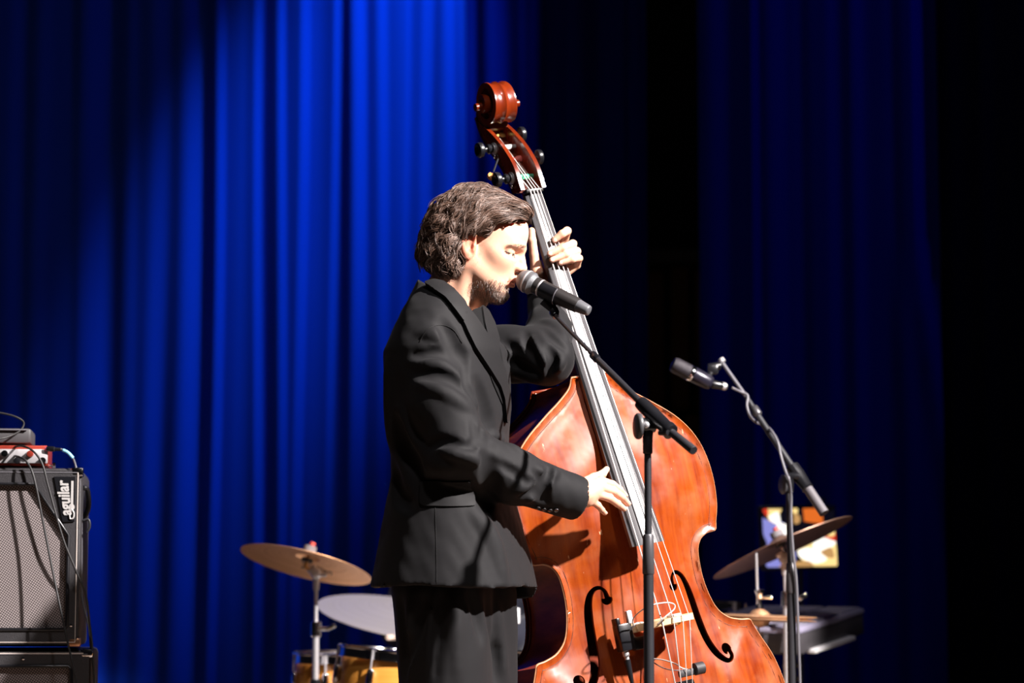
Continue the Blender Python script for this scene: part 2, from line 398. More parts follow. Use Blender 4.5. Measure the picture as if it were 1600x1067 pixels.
def fhole(sg):
    c = catmull([(.505, .088), (.489, .091), (.48, .1), (.481, .112), (.492, .124), (.515, .133), (.55, .139), (.59, .143), (.625, .147), (.655, .154), (.682, .167), (.699, .184), (.703, .198), (.694, .207), (.682, .206)], 4)
    w = np.interp(np.linspace(0, 1, len(c)), [0, .1, .25, .4, .55, .7, .85, 1], [.006, .0035, .006, .0100, .0112, .0100, .005, .006])
    d = np.gradient(c, axis=0); d /= np.linalg.norm(d, axis=1)[:, None]; nn = np.stack([-d[:, 1], d[:, 0]], 1)
    A = c+nn*w[:, None]; Bq = c-nn*w[:, None]
    e0 = [np.array((.507, .0855))+.0115*np.array((math.cos(t), math.sin(t))) for t in np.linspace(0, 6.28, 14)[:-1]]
    # union by sampling on a fine mask is overkill: end eyes are appended as arcs
    def arc(cen, r, p0, p1, flip):
        a0 = math.atan2(*(p0-cen)[::-1]); a1 = math.atan2(*(p1-cen)[::-1])
        if flip:
            while a1 > a0: a1 -= 2*math.pi
        else:
            while a1 < a0: a1 += 2*math.pi
        return [cen+r*np.array((math.cos(t), math.sin(t))) for t in np.linspace(a0, a1, 14)]
    cu = np.array((.509, .0895)); cl = np.array((.676, .199))
    loop = list(A)+arc(cl, .0140, A[-1], Bq[-1], ARCF[1])[1:-1]+list(Bq[::-1])+arc(cu, .0125, Bq[0], A[0], ARCF[0])[1:-1]
    loop = np.array(loop); return loop*[1, sg]
ARCF = (False, False)
def _poly_area(p): x, y = p[:, 0], p[:, 1]; return .5*abs(np.dot(x, np.roll(y, 1))-np.dot(y, np.roll(x, 1)))
_best = None
for f0 in (False, True):
    for f1 in (False, True):
        ARCF = (f0, f1); ar = _poly_area(fhole(1))
        if _best is None or ar > _best[0]: _best = (ar, ARCF)
ARCF = _best[1]
HOLES = [fhole(1), fhole(-1)]
def dist_out(p): return np.min(np.linalg.norm(p[:, None]-OUT[None], axis=2), 1)
def arch(p):
    d = dist_out(p); t = np.clip(d/.15, 0, 1); e = np.clip(d/.012, 0, 1)
    return .004*(1-e)**2 - .003*np.sin(np.clip(d/.03, 0, 1)*math.pi) + .033*(t*t*(3-2*t))
v2, f2 = fill(OUT, HOLES, .013); hh = arch(v2)
n2 = len(v2); topV = Bm(np.column_stack([v2, hh])); Fc = [f for f in f2]
def orient(V, Fc, nrm):
    out = []
    for f in Fc:
        a, b, c = V[f[0]], V[f[1]], V[f[2]]
        out.append(f if np.cross(b-a, c-a)@nrm > 0 else f[::-1])
    return out
Fc = orient(topV, Fc, BN)
VV = [topV]; base = n2; uvs = [np.column_stack([v2[:, 1], v2[:, 0]])]
for H in HOLES:                                     # the cut walls of the f-holes
    a = np.column_stack([H, arch(H)]); b = a.copy(); b[:, 2] -= .007; k = len(H)
    VV += [Bm(a), Bm(b)]; uvs += [H[:, ::-1], H[:, ::-1]]
    Fc += [[base+i, base+(i+1) % k, base+k+(i+1) % k, base+k+i] for i in range(k)]; base += 2*k
mk('top_plate', np.vstack(VV), Fc, M_top, bass, 50, uv=np.vstack(uvs))
# ribs and back
def inset(o, d):
    c = np.roll(o, -1, 0)-np.roll(o, 1, 0); c /= np.linalg.norm(c, axis=1)[:, None]; nn = np.stack([c[:, 1], -c[:, 0]], 1)
    q = o+nn*d
    return q if _poly_area(q) < _poly_area(o) else o-nn*d
RI = inset(OUT, .006); k = len(RI); lay = [0, -.05, -.1, -.15, -.2]
V = np.vstack([Bm(np.column_stack([RI, np.full(k, h)])) for h in lay]); per = np.concatenate([[0], np.cumsum(np.linalg.norm(np.diff(RI, axis=0), axis=1))])
Fc = [[i*k+j, i*k+(j+1) % k, (i+1)*k+(j+1) % k, (i+1)*k+j] for i in range(len(lay)-1) for j in range(k)]
mk('ribs', V, Fc, M_rib, bass, 40, uv=np.vstack([np.column_stack([np.full(k, h*1.0), per]) for h in lay]))
v3, f3 = fill(OUT, (), .03); d3 = dist_out(v3); hb = -.202-.02*np.clip(d3/.15, 0, 1)**.7
n3 = len(v3); bv_ = np.vstack([Bm(np.column_stack([v3, hb])), Bm(np.column_stack([v3, hb+.006]))])
Fb = orient(bv_[:n3], f3, -BN); Fb = Fb+[[i+n3 for i in f[::-1]] for f in Fb]
mk('back_plate', bv_, Fb, M_rib, bass, 50, uv=np.vstack([v3[:, ::-1]]*2))
def loop_tube(o, h, r, sides=8):
    p = Bm(np.column_stack([o, np.broadcast_to(h, len(o))])); k = len(p); V = []; cen = p.mean(0)
    for i in range(k):
        d = unit(p[(i+1) % k]-p[i-1]); x = unit(np.cross(BN, d)); 
        for j in range(sides):
            a = 2*math.pi*j/sides; V.append(p[i]+r*(x*math.cos(a)+BN*math.sin(a)*.9))
    return np.array(V), [[i*sides+j, i*sides+(j+1) % sides, ((i+1) % k)*sides+(j+1) % sides, ((i+1) % k)*sides+j] for i in range(k) for j in range(sides)]
mk('edge_binding', *loop_tube(OUT, -.0005, .0032), M_edge, bass, label='pale worn rim of the front')
mk('edge_binding', *loop_tube(OUT, -.203, .0036), M_neck, bass, label='rim of the back')
mk('edge_lining', *loop_tube(inset(OUT, .0045), -.192, .003), M_neck, bass)
pin = inset(OUT, .016); pin[:3] = OUT[:3]*[1, .75]+[.01, 0]; pin[-2:] = OUT[-2:]*[1, .75]+[.01, 0]
mk('purfling', *loop_tube(pin, arch(pin)+.0004, .0009, 6), M_purf, bass)

# neck, fingerboard (string plane rises from the nut to the bridge)
NU = (-.467, -.079); BR = (.585, .165); sl = (BR[1]-NU[1])/(BR[0]-NU[0])
def hl(u): return NU[1]+sl*(u-NU[0])                 # height of the string plane
fb = MB(); us = np.linspace(-.462, .405, 24); secs = []
for u in us:
    t = (u+.462)/.867; hw = .021+(.043-.021)*t; top = hl(u)-.0085-.004*t; th = .012; R_ = .075
    row = [(-hw, top-.006-th), (-hw, top-.0065)]
    for q in np.linspace(-1, 1, 11)[1:-1]: row.append((q*hw, top-.0065+.0065*(1-q*q)*(1.0+.9*t)))
    row += [(hw, top-.0065), (hw, top-.006-th)]
    if u > .0: row += [(hw*.6, top-.006-th+.003), (-hw*.6, top-.006-th+.003)]
    else: row += [(hw*.6, top-.006-th-.001), (-hw*.6, top-.006-th-.001)]
    secs.append(Bm([(u, v, h) for v, h in row]))
ns = len(secs[0]); V = np.vstack(secs)
Fc = [[i*ns+j, i*ns+(j+1) % ns, (i+1)*ns+(j+1) % ns, (i+1)*ns+j] for i in range(len(us)-1) for j in range(ns)]+[list(range(ns)), [(len(us)-1)*ns+j for j in range(ns)][::-1]]
M_fb = mat('worn satin ebony fingerboard', (.07, .066, .07), .30, spec=1.0, coat=.6, coatr=.30)
mk('fingerboard', V, Fc, M_fb, bass, 30)
# neck: half-round section, widening to the heel
us = [-.47, -.45, -.4, -.3, -.2, -.12, -.07, -.04, -.02, -.005]; dep = [.034, .03, .03, .033, .037, .043, .06, .10, .15, .168]
secs = []
for u, d in zip(us, dep):
    hw = .021+.022*max(0, u+.46)/.87; top = hl(u)-.0185-.004*(u+.46)/.87
    row = [(u, hw*math.cos(a)*(.98 if d < .05 else .9), top-d*max(0, math.sin(a))**.8) for a in np.linspace(0, math.pi, 13)]
    secs.append(Bm(row))
ns = 13; V = np.vstack(secs); Fc = [[i*ns+j, i*ns+j+1, (i+1)*ns+j+1, (i+1)*ns+j] for i in range(len(us)-1) for j in range(ns-1)]
Fc += [[i*ns, (i+1)*ns, (i+1)*ns+ns-1, i*ns+ns-1] for i in range(len(us)-1)]+[list(range(ns)), [(len(us)-1)*ns+j for j in range(ns)][::-1]]
mk('neck', V, Fc, M_neck, bass, 40)
hb_ = MB(); hb_.add(*box(B(.02, 0, hl(.0)-.090), (.07, .046, .12), [BA, BW, BN], .006)); hb_.build('neck_block', M_neck, bass)
mk('heel_button', *box(B(.006, 0, -.204), (.022, .04, .010), [BA, BW, BN], .004), M_neckdark, bass, 40)
mk('nut', *box(B(-.469, 0, NU[1]-.009), (.009, .046, .02), [BA, BW, BN], .002), M_ebony, bass, 40)
# pegbox: two cheeks and a back
fr = catmull([(-.474, -.083), (-.535, -.096), (-.59, -.130), (-.635, -.172), (-.668, -.212)], 5)
bk = catmull([(-.474, -.128), (-.54, -.158), (-.6, -.202), (-.648, -.230), (-.692, -.240)], 5)
def cheek(v0, v1):
    nn = len(fr); V = []
    for v in (v0, v1): V += [(u, v, h) for u, h in fr]+[(u, v, h) for u, h in bk]
    Fc = []
    for i in range(nn-1):
        Fc += [[i, i+1, nn+i+1, nn+i], [2*nn+i+1, 2*nn+i, 3*nn+i, 3*nn+i+1], [i, 2*nn+i, 2*nn+i+1, i+1], [nn+i, nn+i+1, 3*nn+i+1, 3*nn+i]]
    Fc += [[0, nn, 3*nn, 2*nn], [nn-1, 3*nn-1, 4*nn-1, 2*nn-1]]; return Bm(V), Fc
mk('pegbox_cheek', *cheek(-.034, -.024), M_neck, bass, 40)
mk('pegbox_cheek', *cheek(.024, .034), M_neck, bass, 40)
pb = MB(); nn = len(bk)
V = [(u, s*.034, h+o) for o in (0, .011) for s in (-1, 1) for u, h in bk]
Fc = []
for i in range(nn-1): Fc += [[i, i+1, nn+i+1, nn+i], [2*nn+i+1, 2*nn+i, 3*nn+i, 3*nn+i+1], [i, 2*nn+i, 2*nn+i+1, i+1], [nn+i, nn+i+1, 3*nn+i+1, 3*nn+i]]
Fc += [[0, nn, 3*nn, 2*nn], [nn-1, 3*nn-1, 4*nn-1, 2*nn-1]]
mk('pegbox_back', Bm(V), Fc, M_neckdark, bass, 40)
# scroll: a band that winds in while it grows sideways, with two flutes on its outer face
SC = np.array([-.704, -.178])
V = []; T = np.linspace(-.55, 2*math.pi*2.05, 90); ns = 0
for t in T:
    q = max(0, t)/(2*math.pi*2.05); r = .0575*(1-q)**.95+.0085; wd = .0215+.031*q**1.15; thk = .0125*(1-q)+.006
    a = math.radians(200)-t      # from the pegbox back, over the top, to the front
    # angle measured in the (u,h) plane: up is -u, front is +h
    e = np.array([-math.sin(a), math.cos(a)])
    fl = .0052*(1-q)
    prof = [(-wd, -thk), (-wd, 0), (-wd*.82, .0004), (-wd*.5, -fl), (-wd*.12, -.0008), (0, .0012), (wd*.12, -.0008), (wd*.5, -fl), (wd*.82, .0004), (wd, 0), (wd, -thk)]
    for v, dr in prof:
        p = SC+e*(r+dr); V.append((p[0], v, p[1]))
ns = 11; m_ = len(T)
Fc = [[i*ns+j, i*ns+(j+1) % ns, (i+1)*ns+(j+1) % ns, (i+1)*ns+j] for i in range(m_-1) for j in range(ns)]+[list(range(ns)), [(m_-1)*ns+j for j in range(ns)][::-1]]
mk('scroll', Bm(V), Fc, M_neck, bass, 50)
c0 = MB(); c0.add(*lathe([(-.060, .004), (-.059, .0095), (-.045, .0105), (.045, .0105), (.059, .0095), (.060, .004)], B(SC[0], 0, SC[1]), BW, 24))
c0.add(*lathe([(-.0225, .012), (-.022, .04), (.022, .04), (.0225, .012)], B(SC[0], 0, SC[1]), BW, 32))
c0.build('scroll_eye', M_neck, bass)
mk('scroll_throat', *box(B(-.680, 0, -.216), (.062, .064, .050), [BA, BW, BN], .01), M_neckdark, bass, 40)
# tuning machines
for (u, h, sd, wc) in ((-.598, -.172, -1, (.5, .48, .45)), (-.511, -.118, -1, (.1, .5, .28)), (-.636, -.219, 1, (.6, .5, .15)), (-.563, -.159, 1, (.55, .12, .1))):
    mb = MB(); c = B(u, sd*.034, h); d = BW*sd
    mb.add(*lathe([(-.001, .015), (.002, .015), (.003, .011), (.006, .011)], c, d, 24), 1)                # plate and gear
    mb.add(*lathe([(.004, .008), (.010, .011), (.015, .0125), (.019, .011), (.022, .0062), (.026, .006), (.030, .012), (.034, .0178), (.040, .0190), (.045, .0178), (.047, .013), (.0455, .009), (.046, .001)], c, d, 28), 0)
    o = mb.build('tuning_machine', [M_blackplast, M_satin], bass)
    mk('gear_screw', *lathe([(0, .004), (.006, .004), (.007, .002)], c+BA*.02, d, 14), M_chrome, o)
    mk('string_roller', *lathe([(-.058, .006), (-.022, .0065), (-.02, .009), (-.008, .009), (-.006, .0065), (-.001, .006)], c, d, 18), mat('wound string %.2f' % u, wc, .5), bass, label=None)
kk = MB(); kk.add(*tube([P(778, 248, .205), P(771, 268, .205)], .0025, 8)); kk.build('tuner_arm', M_blackmetal, bass)
V, Fc = lathe([(-.004, .003), (-.003, .0105), (.003, .0105), (.004, .003)], P(768, 276, .205), unit(BN+BW*.1+np.array([0, 0, .4]))); mk('wooden_tuner_tab', V, Fc, mat('orange wood', (.5, .2, .05), .4), bass, 50, label='small orange wooden tab on the tuner')
# bridge
bo = []
pl = [(-.075, .03), (-.072, .046), (-.052, .06), (-.046, .085), (-.072, .098), (-.075, .108), (-.068, .118), (-.05, .148), (-.03, .157), (0, .1635), (.03, .157), (.05, .148), (.068, .118), (.075, .108), (.072, .098), (.046, .085), (.052, .06), (.072, .046), (.075, .03), (.04, .033), (.033, .05), (.0, .066), (-.033, .05), (-.04, .033)]
hl_ = [np.array([(.011*math.cos(t)*1.0, .115+.016*math.sin(t)) for t in np.linspace(0, 6.28, 13)[:-1]])]
hl_ += [np.array([(s*.036+.007*math.cos(t), .105+.02*math.sin(t)) for t in np.linspace(0, 6.28, 11)[:-1]]) for s in (-1, 1)]
vv, ff = fill(np.array(pl), hl_, .02)
def thick(v, f, t0, t1, fn, nrm):
    A = np.array([fn(a, b, t1(b) if callable(t1) else t1) for a, b in v]); Bq = np.array([fn(a, b, t0(b) if callable(t0) else t0) for a, b in v]); n = len(v)
    F1 = orient(A, f, nrm); E = {}; Fo = list(F1)+[[i+n for i in g[::-1]] for g in F1]
    for g in F1:
        for i in range(len(g)): E[(g[i], g[(i+1) % len(g)])] = 1
    for a, b in list(E):
        if (b, a) not in E: Fo.append([b, a, a+n, b+n])
    return np.vstack([A, Bq]), Fo
V, Fc = thick(vv, ff, lambda b: .585-.011+.055*(b-.03)*.6, lambda b: .585+.011-.04*(b-.03), lambda a, b, t: B(t, a, b), BA)
mk('bridge', V, Fc, M_bridge, bass, 35)
for s in (-1, 1): mk('bridge_adjuster', *lathe([(-.002, .011), (.002, .012), (.005, .011)], B(.587, s*.062, .05), BN, 20), M_brass, bass)
# tailpiece, saddle, endpin
tp = MB(); secs = []
for u, hw, h in ((.722, .034, .118), (.74, .040, .114), (.80, .038, .100), (.9, .033, .078), (1.0, .027, .056), (1.06, .022, .044)):
    secs.append(Bm([(u, -hw, h-.006), (u, -hw, h), (u, -hw*.5, h+.008), (u, 0, h+.011), (u, hw*.5, h+.008), (u, hw, h), (u, hw, h-.006)]))
V = np.vstack(secs); Fc = [[i*7+j, i*7+(j+1) % 7, (i+1)*7+(j+1) % 7, (i+1)*7+j] for i in range(5) for j in range(7)]+[list(range(7)), list(range(35, 42))[::-1]]
tp.add(V, Fc); tp.build('tailpiece', M_ebony, bass)
mk('tail_wire', *tube([B(1.05, 0, .042), B(1.11, 0, .02), B(1.12, 0, -.06)], .003, 8), M_blackmetal, bass)
mk('saddle', *box(B(1.108, 0, .012), (.016, .08, .02), [BA, BW, BN], .004), M_ebony, bass, 40)
ep = MB(); e0 = B(1.11, 0, -.1); L_ = (e0[2]-.004)/(-BA[2])
ep.add(*lathe([(0, .024), (.012, .026), (.025, .018), (.06, .014), (.062, .006), (L_-.03, .005), (L_-.028, .009), (L_, .009)], e0, BA, 20)); ep.build('endpin', M_satin, bass)
# strings
bv4 = (-.036, -.012, .012, .036)
for i, v in enumerate(bv4):
    vn = (-.0135, -.0045, .0045, .0135)[i]; r = (.0017, .0014, .0012, .0010)[i]; ht = (.152, .162, .162, .152)[i]
    rol = ((-.525, -.138), (-.600, -.185), (-.628, -.214), (-.555, -.16))[i]
    p = [B(rol[0], vn*.9, rol[1]+.009), B(-.47, vn, NU[1]+.0015), B(.586, v, ht+.003), B(.73, v*.62+.002, .128), B(.765, v*.6, .112)]
    mk('string', *tube(p, r, 6), M_string, bass, 60)
mu = MB(); mu.add(*lathe([(-.012, .004), (-.011, .014), (.011, .014), (.012, .004)], B(.702, .048, .128), BW, 24)); mu.add(*box(B(.706, .02, .126), (.016, .05, .012), [BA, BW, BN], .004))
mu.build('string_mute', M_rubber, bass)
# pick-up box and its leads
pk = MB(); pc = B(.60, -.095, .075)
pk.add(*box(pc, (.062, .036, .03), [BA, BW, BN], .004), 0); pk.add(*box(pc-BA*.036-BW*.013, (.018, .009, .026), [BA, BW, BN], .002), 0)
pk.add(*box(pc-BA*.042+BW*.017+BN*.01, (.03, .014, .014), [BA, BW, BN], .003), 1); pk.add(*box(pc+BA*.02+BW*.035, (.03, .036, .024), [BA, BW, BN], .006), 0)
pk.add(*lathe([(0, .008), (.012, .008), (.013, .0055), (.02, .0055)], pc+BA*.03-BW*.004, BA, 18), 1)
pk.add(*lathe([(.02, .0075), (.05, .0065), (.075, .004)], pc+BA*.03-BW*.004, BA, 18), 0)
pk.build('pickup_box', [M_blackplast, M_satin], bass)
q = pc+BA*.10-BW*.004
mk('pickup_cable', *tube(catmull([q, q+BA*.04+BW*.002, q+BA*.12+BW*.012, q+BA*.25+BN*.02, B(1.1, -.1, .03), B(1.22, -.06, .01), B(1.3, 0, -.1)*[1, 1, .3]]), .0032, 8), M_cable, bass)
M_wlead = mat('white lead', (.62, .56, .55), .45)
g = lambda px, py, h: (lambda d: CAM+d*(((BO+BN*h-CAM)@BN)/(d@BN)))(ray(px, py))
mk('pickup_lead', *tube(catmull([g(990, 978, .10), g(989, 968, .12), g(998, 957, .15), g(1016, 946, .18), g(1040, 941.5, .185), g(1053, 944, .18), g(1053, 952, .18), g(1040, 963, .18), g(1027, 976, .165)], 6), .0016, 6), M_wlead, bass)
mk('pickup_lead', *tube(catmull([g(1008, 974, .10), g(996, 974, .10), g(988, 981, .09), g(988, 991, .08), g(996, 998, .08), g(1008, 997, .08), g(1012, 988, .09)], 6), .003, 8), M_wlead, bass)
mk('piezo_disc', *lathe([(-.003, .012), (-.002, .017), (.003, .017), (.005, .012)], B(.574, .012, .13), BA, 24), M_wlead, bass, 50)
mk('mute_lead', *tube(catmull([g(1018, 1029, .06), g(1036, 1031, .09), g(1055, 1037, .12), g(1066, 1044, .125), g(1080, 1047, .128)], 6), .0015, 6), M_wlead, bass)
mk('mute_lead', *tube(catmull([g(1018, 1033, .06), g(1035, 1043, .09), g(1052, 1047, .12), g(1075, 1047, .127)], 6), .0013, 6), M_gcable, bass)
# ------------------------------------------------------------------ the man
YH = -.035
HO = P(743, 393, YH)                                  # ear-hole of the head = origin of head space (x forward, y to his left, z up)
_M = rot('Z', -5)@rot('Y', 12)                         # nods 12 degrees, turned slightly to the hall
def Hw(p): return HO+(np.asarray(p, float)@_M.T)
def sect(zs, tab):
    tab = np.asarray(tab, float); o = np.argsort(tab[:, 0]); return [np.interp(zs, tab[o, 0], tab[o, j]) for j in range(1, tab.shape[1])]
# head -----------------------------------------------------------
def sculpt_head(h=.0026):
    F = Field((-.115, -.1, -.215), (.14, .1, .155), h)
    E, C_ = F.ell, F.cap
    E((-.008, 0, .052), (.092, .073, .080), k=.01)
    E((.045, 0, .055), (.066, .055, .062), k=.03)
    E((.040, 0, -.008), (.062, .050, .07), k=.03)
    E((.052, 0, -.045), (.042, .040, .045), k=.02)
    for s in (-1, 1):
        C_((.005, s*.054, -.035), (.066, s*.019, -.078), .018, .016, k=.025)
        E((.062, s*.032, -.008), (.026, .022, .020), k=.02)
        E((.024, s*.026, -.008), (.050, .034, .050), k=.02)
        C_((.070, s*.046, .022), (.088, s*.034, .026), .006, .0075, k=.012); C_((.088, s*.034, .026), (.102, s*.012, .027), .0075, .0085, k=.012)
        C_((.066, s*.040, .040), (.045, s*.050, .006), .012, .012, k=.03)
    C_((.068, -.010, -.081), (.068, .010, -.081), .0205, k=.02)
    C_((.05, 0, -.045), (.085, 0, -.052), .026, .0135, k=.015)
    # eye hollows, then the lidded balls
    for s in (-1, 1):
        E((.106, s*.036, .0095), (.022, .024, .0115), k=.008, mode='s'); E((.086, s*.056, .0085), (.016, .012, .0090), k=.008, mode='s')
        E((.0765, s*.0320, .0095), (.0145, .0165, .0125), k=.005)
        C_((.089, s*.022, .0175), (.072, s*.048, .0155), .0035, .003, k=.008)
        C_((.0925, s*.0245, .0055), (.0855, s*.0400, .0050), .0016, .0014, k=.002, mode='s')
        C_((.0855, s*.0400, .0050), (.0705, s*.0490, .0075), .0014, .0010, k=.002, mode='s')
    # nose
    C_((.099, 0, .020), (.1065, 0, .0), .0075, .0085, k=.012)
    C_((.1065, 0, .0), (.1145, 0, -.0165), .0085, .0095, k=.007)
    for s in (-1, 1):
        E((.1035, s*.0125, -.0195), (.0115, .0075, .0085), k=.006)
        C_((.1085, s*.0065, -.0285), (.1035, s*.0075, -.0265), .0032, k=.003, mode='s')
    C_((.098, 0, -.029), (.097, 0, -.041), .0065, .006, k=.008)
    # lips
    for s in (-1, 1):
        C_((.0995, 0, -.0475), (.0835, s*.024, -.0535), .0062, .0035, k=.006)
        C_((.0965, 0, -.0605), (.0835, s*.022, -.0565), .0072, .0035, k=.006)
        C_((.1045, 0, -.0537), (.0855, s*.0255, -.0555), .0018, .0014, k=.003, mode='s')
        E((.088, s*.012, -.0705), (.012, .014, .005), k=.008, mode='s')
    E((.1, 0, -.0715), (.012, .02, .005), k=.008, mode='s')
    # ears
    for s in (-1, 1):
        Me = rot('Z', s*18)@rot('Y', 8)
        E((-.009, s*.077, .004), (.0185, .0065, .031), Me, k=.006)
        E((-.006, s*.0855, .006), (.0125, .0065, .021), Me, k=.004, mode='s')
        pts = [(.004, s*.0765, .010), (.003, s*.081, .026), (-.010, s*.085, .034), (-.023, s*.086, .022), (-.023, s*.084, .002), (-.012, s*.0795, -.016)]
        F.chain(pts, [.003, .0032, .0036, .0036, .0033, .0042], k=.004)
        C_((-.014, s*.083, .016), (-.013, s*.080, -.006), .003, .0025, k=.004)
        E((-.006, s*.078, -.022), (.0075, .005, .009), k=.005)
        C_((.004, s*.078, .003), (.004, s*.078, -.008), .0045, .004, k=.004)
        E((-.002, s*.083, .0), (.004, .006, .007), k=.003, mode='s')
    # neck with its two long muscles
    C_((-.012, 0, -.03), (-.070, 0, -.205), .058, .056, k=.03)
    for s in (-1, 1): C_((-.012, s*.056, -.045), (.004, s*.016, -.185), .013, .011, k=.016)
    C_((.036, 0, -.115), (.018, 0, -.175), .014, .012, k=.02)
    return F.mesh()
hV, hF = sculpt_head()
# softly vary, colour mask for stubble / lips
def hmask(V):
    x, y, z = V.T; b = np.zeros(len(V))
    jaw = np.clip((-.048-z+.30*(x-.06)*(x < .06))/.035, 0, 1)*np.clip((z+.118)/.02, 0, 1)
    side = np.clip((x+.0)/.012, 0, 1)
    b = jaw*side*np.clip((.5-np.exp(-((x-.1)/.02)**2-((np.abs(z+.0555))/.011)**2)*np.exp(-(y/.03)**2))/.4, 0, 1)
    chk = np.clip((x-.035)/.03, 0, 1)*np.clip((z+.055)/.02, 0, 1); b *= 1-.9*chk*(np.hypot(x-.095, z+.038) > .018)
    sb = np.clip(1-np.abs(x-.018)/.018, 0, 1)*np.clip((.03-z)/.02, 0, 1)*np.clip((z+.06)/.03, 0, 1)*(np.abs(y) > .045); b = np.maximum(b, sb*.4)
    lip = np.exp(-((z+.0545)/.0095)**4)*np.clip((x-.083)/.006, 0, 1)*(np.abs(y) < .026)
    red = np.exp(-((x+.005)/.03)**2-((z)/.04)**2)*(np.abs(y) > .07)
    return b, np.clip(lip, 0, 1), red
bmask, lmask, rmask = hmask(hV)
bV, bF = [Hw(hV)], [hF]; bm_, lm_, rm_ = [bmask], [lmask], [rmask]
# hands: Field in world space -------------------------------------
def hand(lo, hi, chains, palm, nails, h=.0016):
    F = Field(lo, hi, h)
    for pts, rs, k in palm: F.chain(pts, rs, k)
    for pts, rs in chains: F.chain(pts, rs, .0035)
    return F.mesh()
def Q(px, py, h_, dn=0):     # pixel on the plane parallel to the string plane, dn metres in front of the belly plane
    d = ray(px, py); t = ((BO+BN*h_-CAM)@BN)/(d@BN); return CAM+d*t
# right (plucking) hand, back of the hand to the hall
S0 = .115
wr = Q(884, 772, S0+.07); kn = [Q(939, 751, S0+.045), Q(938, 761, S0+.048), Q(933, 772, S0+.047), Q(925, 783, S0+.042)]
rh_ch = [([kn[0], Q(957, 757, S0+.04), Q(968, 765, S0+.026), Q(976, 774, S0+.010)], [.0098, .0088, .0082, .0068]),
         ([kn[1], Q(959, 768, S0+.045), Q(972, 777, S0+.030), Q(981, 787, S0+.010)], [.0100, .0090, .0083, .0068]),
         ([kn[2], Q(952, 778, S0+.045), Q(965, 787, S0+.030), Q(975, 795, S0+.010)], [.0096, .0086, .0079, .0065]),
         ([kn[3], Q(934, 789, S0+.038), Q(940, 796, S0+.028), Q(945, 801.5, S0+.018)], [.0088, .0076, .0068, .0055]),
         ([Q(908, 758, S0+.045), Q(928, 747, S0+.03), Q(941, 741, S0+.022), Q(948, 733, S0+.016)], [.0135, .0115, .0092, .0068])]
pm = Q(910, 771, S0+.060)
rh_pm = [([wr, pm], [.026, .021], .01)]+[([pm, q], [.0175, .0105], .012) for q in kn]+[([wr, Q(915, 783, S0+.048)], [.02, .014], .012), ([wr, Q(912, 757, S0+.045)], [.02, .015], .012)]
el = P(720, 706, -.26)
rh_pm = [([el*.30+wr*.70, wr], [.028, .026], .01)]+rh_pm
allp = np.array([q for c in rh_ch for q in c[0]]+[wr, pm, el*.35+wr*.65])
V, Fc = hand(allp.min(0)-.04, allp.max(0)+.04, rh_ch, rh_pm, None); rhV = V
bV.append(V); bF.append(Fc)
# left (stopping) hand: fingers come round the neck from behind
u0 = -.33
def NB(u, v, dh): return B(u, v, hl(u)+dh)           # v across the neck, dh above the strings
def un(px, py):                                       # invert: neck coordinates of a pixel on the string plane
    d = ray(px, py); nn_ = unit(BN-sl*(-BA)*-1)
    q = None
    for it in range(12):
        hgt = hl(u_[0]) if q is not None else hl(-.33)
        t = ((BO+BN*hgt-CAM)@BN)/(d@BN); q = CAM+d*t-BO; u_ = (q@BA, q@BW)
    return u_
fing = []
for tip, mid, outp in (((865, 375.5), (873, 368), (883, 362)), ((857.5, 397), (874, 389.5), (892, 382)), ((861, 407), (880, 400), (898.5, 393.5)), ((874.5, 411.5), (889, 408), (902, 404.5))):
    ut, vt = un(*tip); um, vm = un(*mid); uo, vo = un(*outp)
    fing.append([NB(ut, vt, .006), NB(um, vm, .017), NB(uo, vo+.002, .006), NB(uo+.012, vo+.006, -.022), NB(uo+.035, .014, -.052)])
rr = [.0068, .0082, .0092, .0100, .0115]
lh_ch = [(fing[0], [.0075, .0090, .0098, .0105, .0118]), (fing[1], [.0072, .0088, .0096, .0102, .0118]), (fing[2], [.0070, .0084, .0092, .010, .0115]), (fing[3], [.0062, .0074, .0082, .009, .0105])]
ut, vt = un(836, 358); th_ = [NB(ut, vt, -.018), NB(un(838, 373)[0], un(838, 373)[1], -.022), NB(un(843, 394)[0], un(843, 394)[1]+.003, -.034), NB(un(850, 418)[0], un(850, 418)[1]+.003, -.045)]
lh_ch.append((th_, [.0082, .0098, .0112, .0145]))
wl = P(848, 447, .262)
palmc = (fing[1][-1]+fing[2][-1])/2*.55+wl*.45
lh_pm = [([f[-1], wl], [.0125, .02], .012) for f in fing]+[([th_[-1], wl], [.015, .021], .012), ([wl, P(852, 480, .235)], [.026, .03], .01)]
allp = np.array([q for c in lh_ch for q in c[0]]+[wl, P(852, 480, .235)])
V, Fc = hand(allp.min(0)-.04, allp.max(0)+.04, lh_ch, lh_pm, None); lhV = V
bV.append(V); bF.append(Fc)
